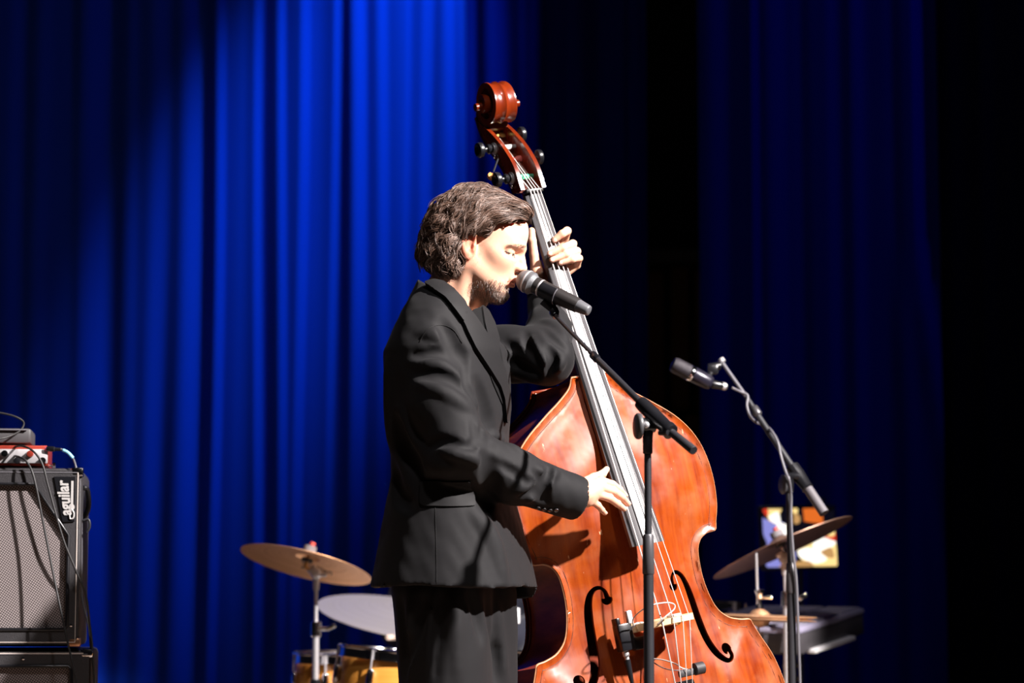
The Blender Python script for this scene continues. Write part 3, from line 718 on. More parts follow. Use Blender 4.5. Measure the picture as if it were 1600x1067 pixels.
# torso and legs under the clothes
FB = Field((-.34, -.25, .02), (.16, .32, 1.52), .016)
shR, shL = P(684, 556, -.19), P(756, 548, .11)
elR, elL = P(720, 704, -.26), P(853, 560, .03)
neckb = Hw((-.07, 0, -.185))
FB.ell(P(708, 625, -.04), (.085, .12, .19), rot('Z', 20), k=.03); FB.ell(P(705, 840, -.05), (.09, .12, .15), rot('Z', 20), k=.03)
FB.cap(neckb, P(712, 560, -.03), .05, .06, k=.02); FB.cap(shR, shL, .036, k=.02)
FB.chain([shR, P(697, 632, -.215), elR, el*.35+wr*.65], [.036, .034, .030, .028], k=.01); FB.chain([shL, P(808, 553, .1), elL, P(858, 512, .11), P(857, 480, .16)], [.034, .03, .028, .027, .026], k=.01)
hipR, hipL = P(688, 930, -.11), P(735, 930, .0)
ftR = np.array([P(700, 1000, -.08)[0]-.03, -.16, .08]); ftL = np.array([P(750, 1000, .0)[0]-.03, .03, .08])
knR = hipR*.48+ftR*.52+np.array([.02, 0, 0]); knL = hipL*.48+ftL*.52+np.array([.03, 0, 0])
FB.chain([hipR, knR, ftR], [.07, .05, .035], k=.03); FB.chain([hipL, knL, ftL], [.065, .05, .035], k=.03)
V, Fc = FB.mesh(); bV.append(V); bF.append(Fc)
off = 0; FF = []
for v, f in zip(bV, bF): FF.append(np.asarray(f)+off); off += len(v)
bodyV = np.vstack(bV); bodyF = np.vstack(FF)
M_skin = mat('skin', (.74, .41, .28), .5, spec=.35, sss=.25, bump=(700, .12))
nt = M_skin.node_tree; pb_ = nt.nodes['Principled BSDF']; prev = None
for nm, col in (('red', (.70, .24, .15)), ('beard', (.20, .135, .105)), ('lip', (.56, .20, .14))):
    at = N(M_skin, 'ShaderNodeAttribute'); at.attribute_name = nm; mx = N(M_skin, 'ShaderNodeMixRGB'); mx.inputs[2].default_value = (*col, 1)
    fac = at.outputs['Fac']
    if nm == 'beard':
        no = N(M_skin, 'ShaderNodeTexNoise'); no.inputs['Scale'].default_value = 420; tc = N(M_skin, 'ShaderNodeTexCoord'); nt.links.new(tc.outputs['Object'], no.inputs[0])
        mr = N(M_skin, 'ShaderNodeMapRange'); mr.inputs[1].default_value = .4; mr.inputs[2].default_value = .6; mr.inputs[3].default_value = .15; mr.inputs[4].default_value = .62; nt.links.new(no.outputs[0], mr.inputs[0])
        mu_ = N(M_skin, 'ShaderNodeMath', operation='MULTIPLY'); nt.links.new(fac, mu_.inputs[0]); nt.links.new(mr.outputs[0], mu_.inputs[1]); fac = mu_.outputs[0]
    if prev is None: mx.inputs[1].default_value = (.74, .41, .28, 1)
    else: nt.links.new(prev, mx.inputs[1])
    nt.links.new(fac, mx.inputs[0]); prev = mx.outputs[0]
nt.links.new(prev, pb_.inputs['Base Color'])
man = mk('person', bodyV, bodyF.tolist(), M_skin, loc=((ftR+ftL)/2)*np.array([1, 1, 0]))
tag(man, 'man in black suit with grey-brown wavy hair playing the double bass', 'person')
for nm, arr in (('beard', bmask), ('lip', lmask), ('red', rmask)):
    a = man.data.attributes.new(nm, 'FLOAT', 'POINT'); z = np.zeros(len(bodyV)); z[:len(arr)] = arr; a.data.foreach_set('value', z)
# nails
M_nail = mat('fingernail', (.72, .42, .34), .3, spec=.5)
def nail(tip, prev, out, r):
    d = unit(np.asarray(tip)-prev); n_ = unit(out-d*(out@d)); c = np.asarray(tip)+n_*r*.80+d*r*.1
    F = Field(c-.012, c+.012, .0009); M3 = np.array([d, np.cross(n_, d), n_]); F.ell(c, (r*.85, r*.68, r*.28), M3, k=.001); return F.mesh()
for ch, rs in rh_ch[:4]:
    v, f = nail(ch[-1], ch[-2], BN*.8-BW*.2+np.array([0, 0, .5]), rs[-1]); mk('fingernail', v, f.tolist(), M_nail, man)
for ch, rs in lh_ch[:4]:
    v, f = nail(ch[0], ch[1], BN+BW*.1, rs[0]); mk('fingernail', v, f.tolist(), M_nail, man)
# lashes and brows
def strands(name, P0, P1s, r, m, parent, sides=3, **k):
    mb = MB()
    for pts in P1s: mb.add(*tube(pts, np.linspace(r, r*.35, len(pts)), sides, cap=False))
    return mb.build(name, m, parent, True, **k)
M_hair = mat('grey brown hair', (.062, .033, .022), .45, spec=.45, sheen=.0)
M_hair2 = mat('light grey hair', (.24, .165, .135), .42, spec=.5)
M_hairb = mat('hair undercoat', (.014, .007, .005), .9, spec=.1)
M_hair3 = mat('mid brown hair', (.15, .085, .060), .42, spec=.5)
M_hair4 = mat('light grey beard', (.40, .31, .27), .45)
M_lash = mat('dark lash', (.03, .015, .01), .6)
hb_v = bvh(hV, hF)
def surf(p, lift=0.0):
    loc, nrm, i, d = hb_v.find_nearest(Vector(p)); return np.array(loc)+np.array(nrm)*lift, np.array(nrm)
# make sure normals point outward
_c, _n = surf((.2, 0, .05)); NS = 1 if _n[0] > 0 else -1
LID = {-1: [], 1: []}
for s in (-1, 1):
    L1 = []
    for t in np.linspace(0, 1, 60):
        p, n_ = surf((.098-.024*t, s*(.027+.028*t), .0055+.002*t*t)); n_ = n_*NS
        q = p+unit(n_*.7+np.array([.35, s*.35, -.65]))*.0042; p = p+n_*.0003; LID[s].append(Hw(p)); L1.append([Hw(p), Hw((p+q)/2+np.array([0, 0, -.0006])), Hw(q)])
    strands('eyelashes', None, L1, .00045, M_lash, man); mk('lash_line', *tube(np.array(LID[s])[::3], [.0005+.0007*math.sin(math.pi*i/19) for i in range(20)], 6), M_lash, man)
    L1 = []
    for j in range(150):
        t = rng.uniform(0, 1); w_ = rng.normal()*.0022*(1-.4*t)
        p, n_ = surf((.116-.040*t, s*(.013+.045*t), .0300-.0085*t+.0025*math.sin(t*3)+w_)); n_ = n_*NS
        d = np.array([-.25, s*.8, .35-.75*t]); q = p+unit(d)*.007+n_*.0015; q2 = surf(q, 0)[0]+n_*.0016; L1.append([Hw(p), Hw((p+q2)/2+n_*.0010), Hw(q2)])
    strands('eyebrow', None, L1, .00022, M_hair3, man)
# short beard
L1 = []; L2 = []
cand = np.where(bmask > .25)[0]; nrmV = None
for i in rng.choice(cand, 5600):
    p, n_ = surf(hV[i]+rng.normal(size=3)*.0012); n_ = n_*NS
    if rng.uniform() > bmask[i]*(1.0 if p[0] > .045 else .45) or bmask[i] < .3: continue
    ln = .0016+.0035*np.clip((.08+p[2]*-1-.11)/.03, 0, 1)+rng.uniform()*.0018
    if p[1] < 0 or True:
        d = unit(n_*.8+np.array([.1, 0, -.9])); q = p+d*ln
        (L1 if rng.uniform() < (.75 if p[0] < .075 and p[2] > -.085 else .30) else L2).append([Hw(p), Hw(p+d*ln*.5+n_*.0004), Hw(q)])
strands('beard', None, L1, .00026, M_hair, man, label='dark brown beard hairs'); strands('beard', None, L2, .00028, M_hair4, man, label='grey beard hairs')

# hair: an undercoat volume, then combed locks over it ------------------------
def sculpt_hair():
    F = Field((-.16, -.12, -.12), (.14, .12, .19), .004)
    F.ell((-.008, 0, .056), (.103, .086, .089), k=.01)
    F.ell((.047, 0, .062), (.068, .070, .066), k=.03)
    # front: cut below the hairline
    def cutfn(G):
        x, y, z = G[..., 0], G[..., 1], G[..., 2]
        zl = np.interp(x, [-.02, -.008, .004, .026, .036, .05, .08, .115], [-.2, .0, .034, .032, .058, .068, .078, .092])+.35*np.clip(.03-np.abs(y), 0, 1)*0
        return (zl-z)*.8
    cur = cutfn
    sl_, G = F.sub(F.lo, F.lo+F.h*F.n); A = F.D[sl_]; F.D[sl_] = np.maximum(A, cur(G))
    # heavy back and side volume below
    F.ell((-.064, 0, .030), (.056, .085, .070), k=.02); F.ell((-.058, 0, -.016), (.058, .086, .046), k=.02); F.ell((-.078, 0, -.030), (.043, .078, .042), k=.015)
    for s in (-1, 1):
        F.ell((-.050, s*.066, -.022), (.030, .026, .042), k=.012); F.ell((-.056, s*.05, -.052), (.036, .034, .026), k=.014)
        F.ell((-.034, s*.068, -.045), (.020, .018, .024), k=.01)
    for s in (-1, 1): F.ell((.002, s*.092, .002), (.022, .030, .033), k=.006, mode='s')
    F.ell((.075, 0, .104), (.035, .055, .018), rot('Y', 18), k=.015)
    sl_, G = F.sub(F.lo, F.lo+F.h*F.n); F.D[sl_] += (nz(G, 60, 3)*.004).astype(np.float32)
    return F.mesh()
gV, gF = sculpt_hair(); mk('hair_undercoat', Hw(gV), gF.tolist(), M_hairb, man, label='dark underlayer of the hair')
hbv = bvh(gV, gF)
def hsurf(p, lift):
    loc, nrm, i, d = hbv.find_nearest(Vector(p)); n_ = np.array(nrm)
    cc = np.array(loc)-np.array([-.01, 0, .03]); n_ = n_ if n_@cc > 0 else -n_
    return np.array(loc)+n_*lift, n_
def lock(p, n, lift0, wave, ph, stp=.0085, curl=0.0):
    pts = []; p = np.array(p, float); n_ = None
    for i in range(n):
        q, nn_ = hsurf(p, lift0*(1+.8*i/n)+(.0030*(1+math.sin(ph*1.7+i*.7)) if p[0] < .0 else 0)); x, y, z = q; pts.append(q)
        fr_ = np.clip((x+.03)/.10, 0, 1); sg = np.sign(y) if abs(y) > .004 else 1
        side = np.clip((abs(y)-.03)/.04, 0, 1)
        d = np.array([-1, .10*sg, .12])*fr_*(1-side)+np.array([-.75, 0, -.35])*side*fr_+np.array([-.42, 0, -1.0])*(1-fr_)
        if z < -.01: d = np.array([-.10, 0, -1.0])
        bk_w = 1-fr_*.75
        d = d+np.cross(nn_, d)*wave*(.7+.9*bk_w)*math.sin(ph+i*(.55+.28*bk_w))
        if curl and i > n*.6: d = d+np.cross(nn_, d)*curl*((i/n)-.6)*3+nn_*.4*curl*math.cos(i)
        d = d-nn_*(d@nn_); p = q+unit(d)*stp-nn_*lift0
        if q[2] < -.074-.012*math.sin(ph): break
        if ((q[0]-.001)/.021)**2+((q[2]-.001)/.031)**2 < 1 and abs(q[1]) > .055: break
    return np.array(pts)
LA, LB, LC = [], [], []
for c in range(580):
    # a clump: shared root and wave, several strands
    z0 = rng.uniform(-.03, .15); a = rng.uniform(-1, 1)
    if c < 150: root = np.array([rng.uniform(.02, .105), rng.uniform(-.07, .07), .14])
    elif c < 250: root = np.array([rng.uniform(-.08, .035), rng.choice([-1, -1, 1])*rng.uniform(.03, .09), rng.uniform(.03, .14)])
    elif c < 330: root = np.array([rng.uniform(-.12, -.03), rng.choice([-1, -1, -1, 1])*rng.uniform(.0, .09), rng.uniform(-.03, .08)])
    elif c < 480:                                                       # along the front hairline and temples
        x0 = rng.uniform(.02, .115); root = np.array([x0, rng.choice([-1, -1, 1])*(.075 if x0 < .075 else rng.uniform(0, .06)), np.interp(x0, [.02, .03, .036, .05, .08, .115], [.036, .042, .062, .072, .080, .092])+rng.uniform(0, .030)*(x0 > .04)])
    else: root = np.array([rng.uniform(-.085, -.005), rng.choice([-1, -1, 1])*.11, rng.uniform(-.055, .03)])
    q, n_ = hsurf(root, 0); w_ = rng.uniform(.12, .55)*(1.7 if q[0] < -.02 else .8); ph = rng.uniform(0, 6.28); cl = rng.uniform(-1.6, 1.6) if q[0] < .03 else 0
    ns_ = int(rng.integers(16, 27)) if (c < 150 or 330 <= c < 480) else int(rng.integers(9, 16)); li = rng.uniform(.0005, .005); sil = rng.uniform()
    for k in range(11):
        r0 = q+np.cross(n_, np.array([1, 0, 0]))*rng.normal()*.0035+rng.normal(size=3)*.0012
        pts = lock(r0, ns_-int(rng.integers(0, 3)), max(.0004, li+rng.normal()*.0012), w_, ph+rng.normal()*.15, curl=cl)
        if len(pts) > 3: (LB if (sil+rng.uniform()*.35 > (.99 if q[2] > .07 and q[0] > -.02 else .70 if (q[0] > .0 and q[2] < .075) or (q[2] < -.01 and q[0] > -.05) else .92)) else (LA if k % 3 else LC)).append(Hw(catmull(pts, 3)))
strands('hair_locks', None, LA, .00095, M_hair, man, sides=4, label='dark brown combed-back hair')
strands('hair_locks', None, LC, .00090, M_hair3, man, sides=4, label='lighter brown strands')
strands('hair_locks', None, LB, .00085, M_hair2, man, sides=4, label='grey strands')
# ------------------------------------------------------------------ clothes
YAW = rot('Z', -20)
JT = [(438, 659, 701, .060), (455, 650, 722, .092), (475, 641, 752, .125), (500, 630, 768, .158), (530, 617, 782, .182), (560, 604, 789, .195), (600, 605, 792, .195), (650, 611, 792, .19),
      (700, 615, 788, .182), (750, 616, 792, .182), (800, 606, 803, .192), (860, 595, 819, .202), (925, 582, 833, .215), (1000, 570, 850, .22)]
ta = []
for py, L_, R_, b in JT:
    c0_, c1_ = P(L_, py, .0)[0], P(R_, py, .0)[0]; wp = (c1_-c0_)/2; b = min(b, wp/.36)
    a = math.sqrt(max(wp**2-(b*.342)**2, .02**2))/.94
    ta.append((P(700, py, 0)[2], (c0_+c1_)/2, a, b))
ztop, xtop = P(663, 446, -.05)[2], P(663, 446, -.05)[0]; ta = np.array(ta); zhem = P(700, 919, 0)[2]
def torso(G, grow=0.0):
    z = G[..., 2]; cx, a, b = sect(z, ta); a = a+grow; b = b+grow
    x = G[..., 0]-cx-.005; y = G[..., 1]+.085
    u = x*.94-y*.342; v = x*.342+y*.94
    k0 = ((np.abs(u)/a)**2.3+(np.abs(v)/b)**2.3)**(1/2.3)+1e-9
    return (k0-1)*np.minimum(a, b)*.92
F = Field((-.36, -.36, zhem-.06), (.17, .36, 1.60), .0052)
def jfn(G):
    d = torso(G); hem = zhem+.003*np.sin(G[..., 0]*20)-.024*np.clip((G[..., 1]+.03)/.05, 0, 1)*np.clip((G[..., 0]+.06)/.06, 0, 1)
    inner = np.maximum(torso(G, -.017), G[..., 2]-(zhem+.10))
    d = np.maximum(d, hem-G[..., 2]); d = np.maximum(d, (G[..., 2]-ztop)+.75*(G[..., 0]-xtop)+.004); return np.maximum(d, -inner)
F.op(jfn, F.lo, F.lo+F.h*F.n, .001)
# rear vent and front edge opening below the button
F.cap(P(596, 800, .03)*[1, 1, 1], P(583, 935, .03), .001, .012, k=.006, mode='s')
neckA, neckB = Hw((-.005, 0, -.06)), Hw((-.075, 0, -.205))
FS = Field((-.36, -.36, 1.0), (.17, .36, 1.60), .007); FS.op(torso, FS.lo, FS.lo+FS.h*FS.n, .001); V, Fc = FS.mesh(); sup = bvh(V, Fc)
F.cap(neckA, neckB, .063, .060, k=.008, mode='s')
def sleeve(pts, rs, cutp, cutd, inner):
    def fn(G):
        D = None
        for i in range(len(pts)-1):
            a, b = np.array(pts[i]), np.array(pts[i+1]); ab = b-a; t = np.clip(((G-a)@ab)/(ab@ab), 0, 1)
            d = np.linalg.norm(G-a-t[..., None]*ab, axis=-1)-(rs[i]+(rs[i+1]-rs[i])*t)
            if D is None: D = d
            else:
                k = .03; q = np.clip(.5+.5*(D-d)/k, 0, 1); D = D*(1-q)+d*q-k*q*(1-q)
        pl = (G-cutp)@cutd; D = np.maximum(D, pl)
        a = cutp-cutd*.05; b = cutp+cutd*.05; ab = b-a; t = np.clip(((G-a)@ab)/(ab@ab), 0, 1)
        return np.maximum(D, -(np.linalg.norm(G-a-t[..., None]*ab, axis=-1)-inner))
    return fn
rs_p = [P(682, 553, -.185), P(690, 632, -.235), P(718, 704, -.265), P(800, 744, -.20), P(915, 783, -.10)]
cR = P(899, 777, -.10); dR = unit(rs_p[-1]-rs_p[-2])
F.op(sleeve(rs_p, [.072, .070, .062, .056, .0485], cR, dR, .040), np.min(rs_p, 0)-.08, np.max(rs_p, 0)+.08, .016)
ls_p = [P(752, 548, .11), P(804, 554, .075), P(855, 560, .025), P(858, 518, .125), P(849, 440, .295)]
cL = P(851, 456, .266); dL = unit(ls_p[-1]-ls_p[-2])
F.op(sleeve(ls_p, [.064, .060, .055, .049, .040], cL, dL, .037), np.min(ls_p, 0)-.08, np.max(ls_p, 0)+.08, .02)
V, Fc = F.mesh(); b0 = bvh(V, Fc)
def fold(pts, r, depth, mode='u', k=.012, n=5):
    "a crease measured on the photo and pressed into (or raised on) the cloth surface"
    c = catmull([(x, y, 0) for x, y in pts], n); q = []
    for x, y, _ in c:
        p, nn_ = hit(b0, x, y)
        if p is None: continue
        if nn_@ray(x, y) > 0: nn_ = -nn_
        q.append(p+nn_*((-r+depth) if mode == 'u' else (r-depth)))
    m = len(q)
    if m < 2: return
    t = np.linspace(0, 1, m); rr_ = r*(.35+.65*np.sin(np.pi*np.clip(t, .04, .96))**.6)
    for i in range(m-1):
        if np.linalg.norm(q[i+1]-q[i]) < .05: F.cap(q[i], q[i+1], rr_[i], rr_[i+1], k=k, mode=mode)
G_ = dict(mode='s', k=.010)
for pts in ([(640, 566), (682, 568), (722, 592)], [(655, 520), (693, 525), (724, 548)], [(648, 600), (690, 610), (735, 640)]): fold(pts, .014, .0055)
for pts in ([(650, 556), (695, 552), (724, 574)], [(652, 586), (700, 592), (732, 618)], [(726, 556), (728, 594), (741, 620), (752, 656)], [(752, 650), (754, 676), (731, 702), (715, 706)],
            [(738, 662), (748, 684), (770, 690)], [(668, 700), (690, 690), (722, 694)]): fold(pts, .012, .006, **G_)
for pts in ([(757, 672), (790, 692), (825, 712)], [(690, 706), (735, 716), (775, 732)], [(826, 744), (852, 752), (838, 770), (828, 782)], [(845, 732), (858, 752), (852, 775)], [(805, 770), (826, 763), (842, 774)], [(870, 728), (862, 745)]): fold(pts, .010, .0045)
for pts in ([(836, 738), (846, 756), (835, 772)], [(858, 734), (850, 762), (855, 785)], [(815, 775), (838, 766), (848, 784)], [(770, 722), (800, 736), (820, 752)]): fold(pts, .008, .0045, **G_)
for pts in ([(606, 566), (610, 640), (613, 700)], [(640, 716), (668, 728), (700, 733)], [(625, 640), (640, 680), (672, 716)], [(740, 800), (770, 842), (790, 905)]): fold(pts, .016, .005, k=.02)
for pts in ([(617, 735), (621, 770), (640, 790)], [(622, 655), (632, 700), (655, 735)], [(690, 505), (712, 545), (724, 560)], [(760, 700), (766, 750), (760, 795)], [(745, 600), (762, 650), (768, 700)]): fold(pts, .015, .0055, mode='s', k=.02)
for pts in ([(789, 577), (823, 589), (850, 597)], [(828, 528), (838, 556), (852, 588)], [(846, 560), (868, 572), (880, 560)], [(800, 530), (826, 540), (842, 560)], [(852, 500), (872, 512), (884, 530)]): fold(pts, .012, .0055)
for pts in ([(820, 518), (830, 548), (845, 575)], [(790, 560), (818, 572), (845, 584)], [(856, 540), (864, 562), (858, 585)], [(850, 515), (866, 530), (882, 545)]): fold(pts, .009, .005, **G_)
sl_, G = F.sub(F.lo, F.lo+F.h*F.n); F.D[sl_] += (nz(G, 22, 5)*.0022+nz(G, 60, 8)*.0007).astype(np.float32)
V, Fc = F.mesh(); jb = bvh(V, Fc)
jacket = mk('jacket', V, Fc.tolist(), M_suit, man, label='loose black suit jacket')
# shirt showing in the opening
mk('shirt', *patch(sup, [(738, 484), (752, 480), (768, 505), (782, 550), (790, 600), (792, 650), (770, 600), (748, 540), (734, 500)], .0008, .0015), M_shirt, man, 60, label='black shirt in the jacket opening')
mk('far_lapel', *patch(sup, [(750, 478), (760, 486), (770, 506), (777, 530), (776, 545), (780, 572), (786, 605), (778, 585), (764, 548), (754, 505)], .003, .004), M_suit2, jacket, 60)
mk('lapel', *patch(sup, [(700, 470), (706, 458), (716, 468), (739, 496), (767, 538), (784, 577), (792, 617), (793, 636), (791, 656), (787, 662), (785, 640), (783, 622), (777, 603), (761, 577), (739, 543), (734, 533), (721, 505)], .004, .0055), M_suit2, jacket, 60)
mk('collar', *patch(sup, [(664, 446), (676, 442), (690, 445), (707, 457), (722, 474), (727, 486), (721, 506), (708, 487), (693, 468), (677, 456)], .006, .006), M_suit2, jacket, 60)
mk('pocket_flap', *patch(jb, [(657, 753), (680, 752), (705, 751), (735, 751), (740, 775), (742, 791), (700, 791), (660, 790), (656, 786)], .0005, .0035), M_suit2, jacket, 60)
def seam(name, pts, r=.0007):
    q = []
    for x, y, _ in catmull([(a, b, 0) for a, b in pts], 6):
        p, nn_ = hit(jb, x, y)
        if p is not None: q.append(p+(nn_ if nn_@ray(x, y) < 0 else -nn_)*.0004)
    if len(q) > 2: mk(name, *tube(q, r, 5), M_suit2, jacket)
seam('dart_seam', [(680, 792), (681, 830), (682, 870), (682, 915)]); seam('pocket_seam', [(655, 752), (690, 750), (740, 750)])
seam('armhole_seam', [(655, 535), (668, 515), (688, 508), (708, 515), (722, 536)])
for i, (x, y) in enumerate([(841, 793), (850, 795.5), (859.5, 797), (869, 797)]):
    p, nn_ = hit(jb, x, y-1)
    if p is not None:
        nn_ = nn_ if nn_@ray(x, y) < 0 else -nn_
        mk('button', *lathe([(-.001, .0035), (0, .0052), (.002, .0056), (.003, .0048), (.0024, .003), (.0024, .0005)], p+nn_*.0015, nn_, 16), mat('glossy dark button', (.02, .018, .018), .15, spec=.9) if i == 0 else bpy.data.materials['glossy dark button'], jacket, 50)
# trousers
F = Field((-.36, -.30, .03), (.16, .32, zhem+.10), .0078)
def legfn(tab):
    tb = np.array([(P(700, py, 0)[2] if py < 3000 else (4000-py)/1000., *r) for py, *r in tab])
    def fn(G):
        z = G[..., 2]; cx, cy, a, b = sect(z, tb); x = G[..., 0]-cx; y = G[..., 1]-cy
        u = x*.94-y*.342; v = x*.342+y*.94; k0 = np.sqrt((u/a)**2+(v/b)**2)+1e-9; return (k0-1)*np.minimum(a, b)
    return fn
xx = lambda px: P(px, 1000, -.06)[0]; xf = lambda px: P(px, 1000, .1)[0]
near = [(860, xx(690), -.12, .105, .112), (925, xx(692), -.13, .110, .126), (1000, xx(696), -.135, .103, .120), (1067, xx(698), -.14, .100, .114), (3700, ftR[0]+.01, -.14, .095, .105), (3930, ftR[0]+.01, ftR[1], .095, .11)]
farl = [(860, xx(728), -.04, .10, .085), (925, xx(738), -.03, .100, .09), (1000, xx(744), -.02, .092, .09), (1067, xx(746), -.015, .090, .09), (3700, ftL[0]+.01, .0, .092, .1), (3930, ftL[0]+.01, ftL[1], .095, .11)]
zc = .055
for t in (near, farl):
    f_ = legfn(t); F.op(lambda G, f_=f_: np.maximum(f_(G), zc-G[..., 2]), F.lo, F.lo+F.h*F.n, .012)
V, Fc = F.mesh(); b0 = bvh(V, Fc)
for pts in ([(683, 922), (678, 990), (671, 1066)], [(700, 925), (712, 980), (716, 1060)], [(640, 930), (644, 990), (640, 1060)], [(772, 930), (778, 980), (790, 1060)]): fold(pts, .014, .005, k=.015)
for pts in ([(690, 925), (684, 990), (678, 1066)], [(664, 930), (652, 985), (632, 1050)], [(625, 940), (632, 1000), (632, 1060)], [(760, 930), (768, 990), (772, 1060)], [(735, 925), (745, 960), (752, 1000)]): fold(pts, .012, .006, mode='s', k=.014)
sl_, G = F.sub(F.lo, F.lo+F.h*F.n); F.D[sl_] += (nz(G, 18, 11)*.003).astype(np.float32)
V, Fc = F.mesh(); mk('trousers', V, Fc.tolist(), M_suit, man, label='wide black pleated trousers')
M_shoe = mat('black leather', (.015, .014, .014), .3)
for ft in (ftR, ftL):
    F = Field(ft+[-.12, -.08, -.09], ft+[.24, .08, .06], .006)
    F.ell(ft+[-.02, 0, -.02], (.055, .040, .055), k=.02); F.ell(ft+[.09, 0, -.045], (.11, .046, .034), k=.03)
    fn = lambda G, z0=.004: z0-G[..., 2]
    sl_, G = F.sub(F.lo, F.lo+F.h*F.n); F.D[sl_] = np.maximum(F.D[sl_], .004-G[..., 2])
    V, Fc = F.mesh(); mk('shoe', V, Fc.tolist(), M_shoe, man)
# ------------------------------------------------------------------ microphones and stands
def microphone_front():
    a, e = P(824, 440, -.065), P(921, 486, -.125); d = unit(e-a); m = empty('microphone', a)
    tag(m, 'black handheld vocal microphone with grey ball grille at the mouth of the man', 'microphone')
    mk('grille', *lathe([(-.0262, .001), (-.0245, .010), (-.019, .0185), (-.010, .0245), (0, .0262), (.008, .0255), (.009, .0262), (.012, .0262), (.013, .0235), (.022, .020), (.027, .017)], a, d, 40), M_grille, m, 60, label='grey wire mesh ball')
    mk('grille_band', *lathe([(-.002, .0262), (-.0015, .0267), (.0015, .0267), (.002, .0262)], a, d, 40), M_satin, m, 60)
    L_ = np.linalg.norm(e-a)
    mk('body', *lathe([(.020, .0195), (.023, .0200), (.05, .0192), (L_*.55, .0185), (L_*.78, .0172), (L_*.82, .0165)], a, d, 36), M_mic, m, 60, label='matte black tapering body')
    mk('end_cap', *lathe([(L_*.81, .0150), (L_*.83, .0150), (L_*.97, .0125), (L_*.995, .0110), (L_*1.0, .009)], a, d, 28), M_mic2, m, 60, label='grey tipped end cap')
    mk('seam_ring', *lathe([(.035, .0199), (.036, .0202), (.038, .0202), (.039, .0197)], a, d, 36), M_satin, m, 60)
    return a, e, d
M_grille = mat('grey microphone mesh', (.36, .36, .38), .5, .3); nt = M_grille.node_tree
vo = N(M_grille, 'ShaderNodeTexVoronoi'); vo.inputs['Scale'].default_value = 1000; tc = N(M_grille, 'ShaderNodeTexCoord'); nt.links.new(tc.outputs['Object'], vo.inputs['Vector'])
bp = N(M_grille, 'ShaderNodeBump'); bp.inputs['Strength'].default_value = .5; bp.inputs['Distance'].default_value = .0005; bp.invert = True; nt.links.new(vo.outputs['Distance'], bp.inputs['Height']); nt.links.new(bp.outputs[0], nt.nodes['Principled BSDF'].inputs['Normal'])
rp = N(M_grille, 'ShaderNodeValToRGB'); rp.color_ramp.elements[0].color = (.22, .22, .235, 1); rp.color_ramp.elements[1].color = (.07, .07, .075, 1); rp.color_ramp.elements[1].position = .9
nt.links.new(vo.outputs['Distance'], rp.inputs[0]); nt.links.new(rp.outputs[0], nt.nodes['Principled BSDF'].inputs['Base Color'])
M_mic = mat('matte black mic body', (.022, .019, .019), .4, spec=.6); M_mic2 = mat('dark grey mic cap', (.10, .10, .11), .4)
ma, me_, md = microphone_front()
def tripod(mb_parent, c, h, r, m, spread=.32, z0=.0, n=3, a0=20, foot=True):
    hub = MB(); hub.add(*lathe([(0, r*1.2), (.01, r*1.9), (.07, r*1.9), (.08, r*1.2)], (c[0], c[1], h), (0, 0, 1), 20)); hub.build('leg_hub', m, mb_parent)
    for i in range(n):
        t = R(a0+120*i); o = np.array([math.cos(t), math.sin(t), 0])
        p0 = np.array([c[0], c[1], h+.035])+o*r*1.5; p1 = np.array([c[0], c[1], .012])+o*spread
        lg = mk('leg', *tube([p0, p1], r*.85, 10), m, mb_parent, 50)
        mk('rubber_foot', *tube([p1-unit(p1-p0)*.03, p1+unit(p1-p0)*.004], r*1.5, 10), M_rubber, lg, 50)
def cyl(a, b, r, sides=20): return tube([a, b], r, sides)
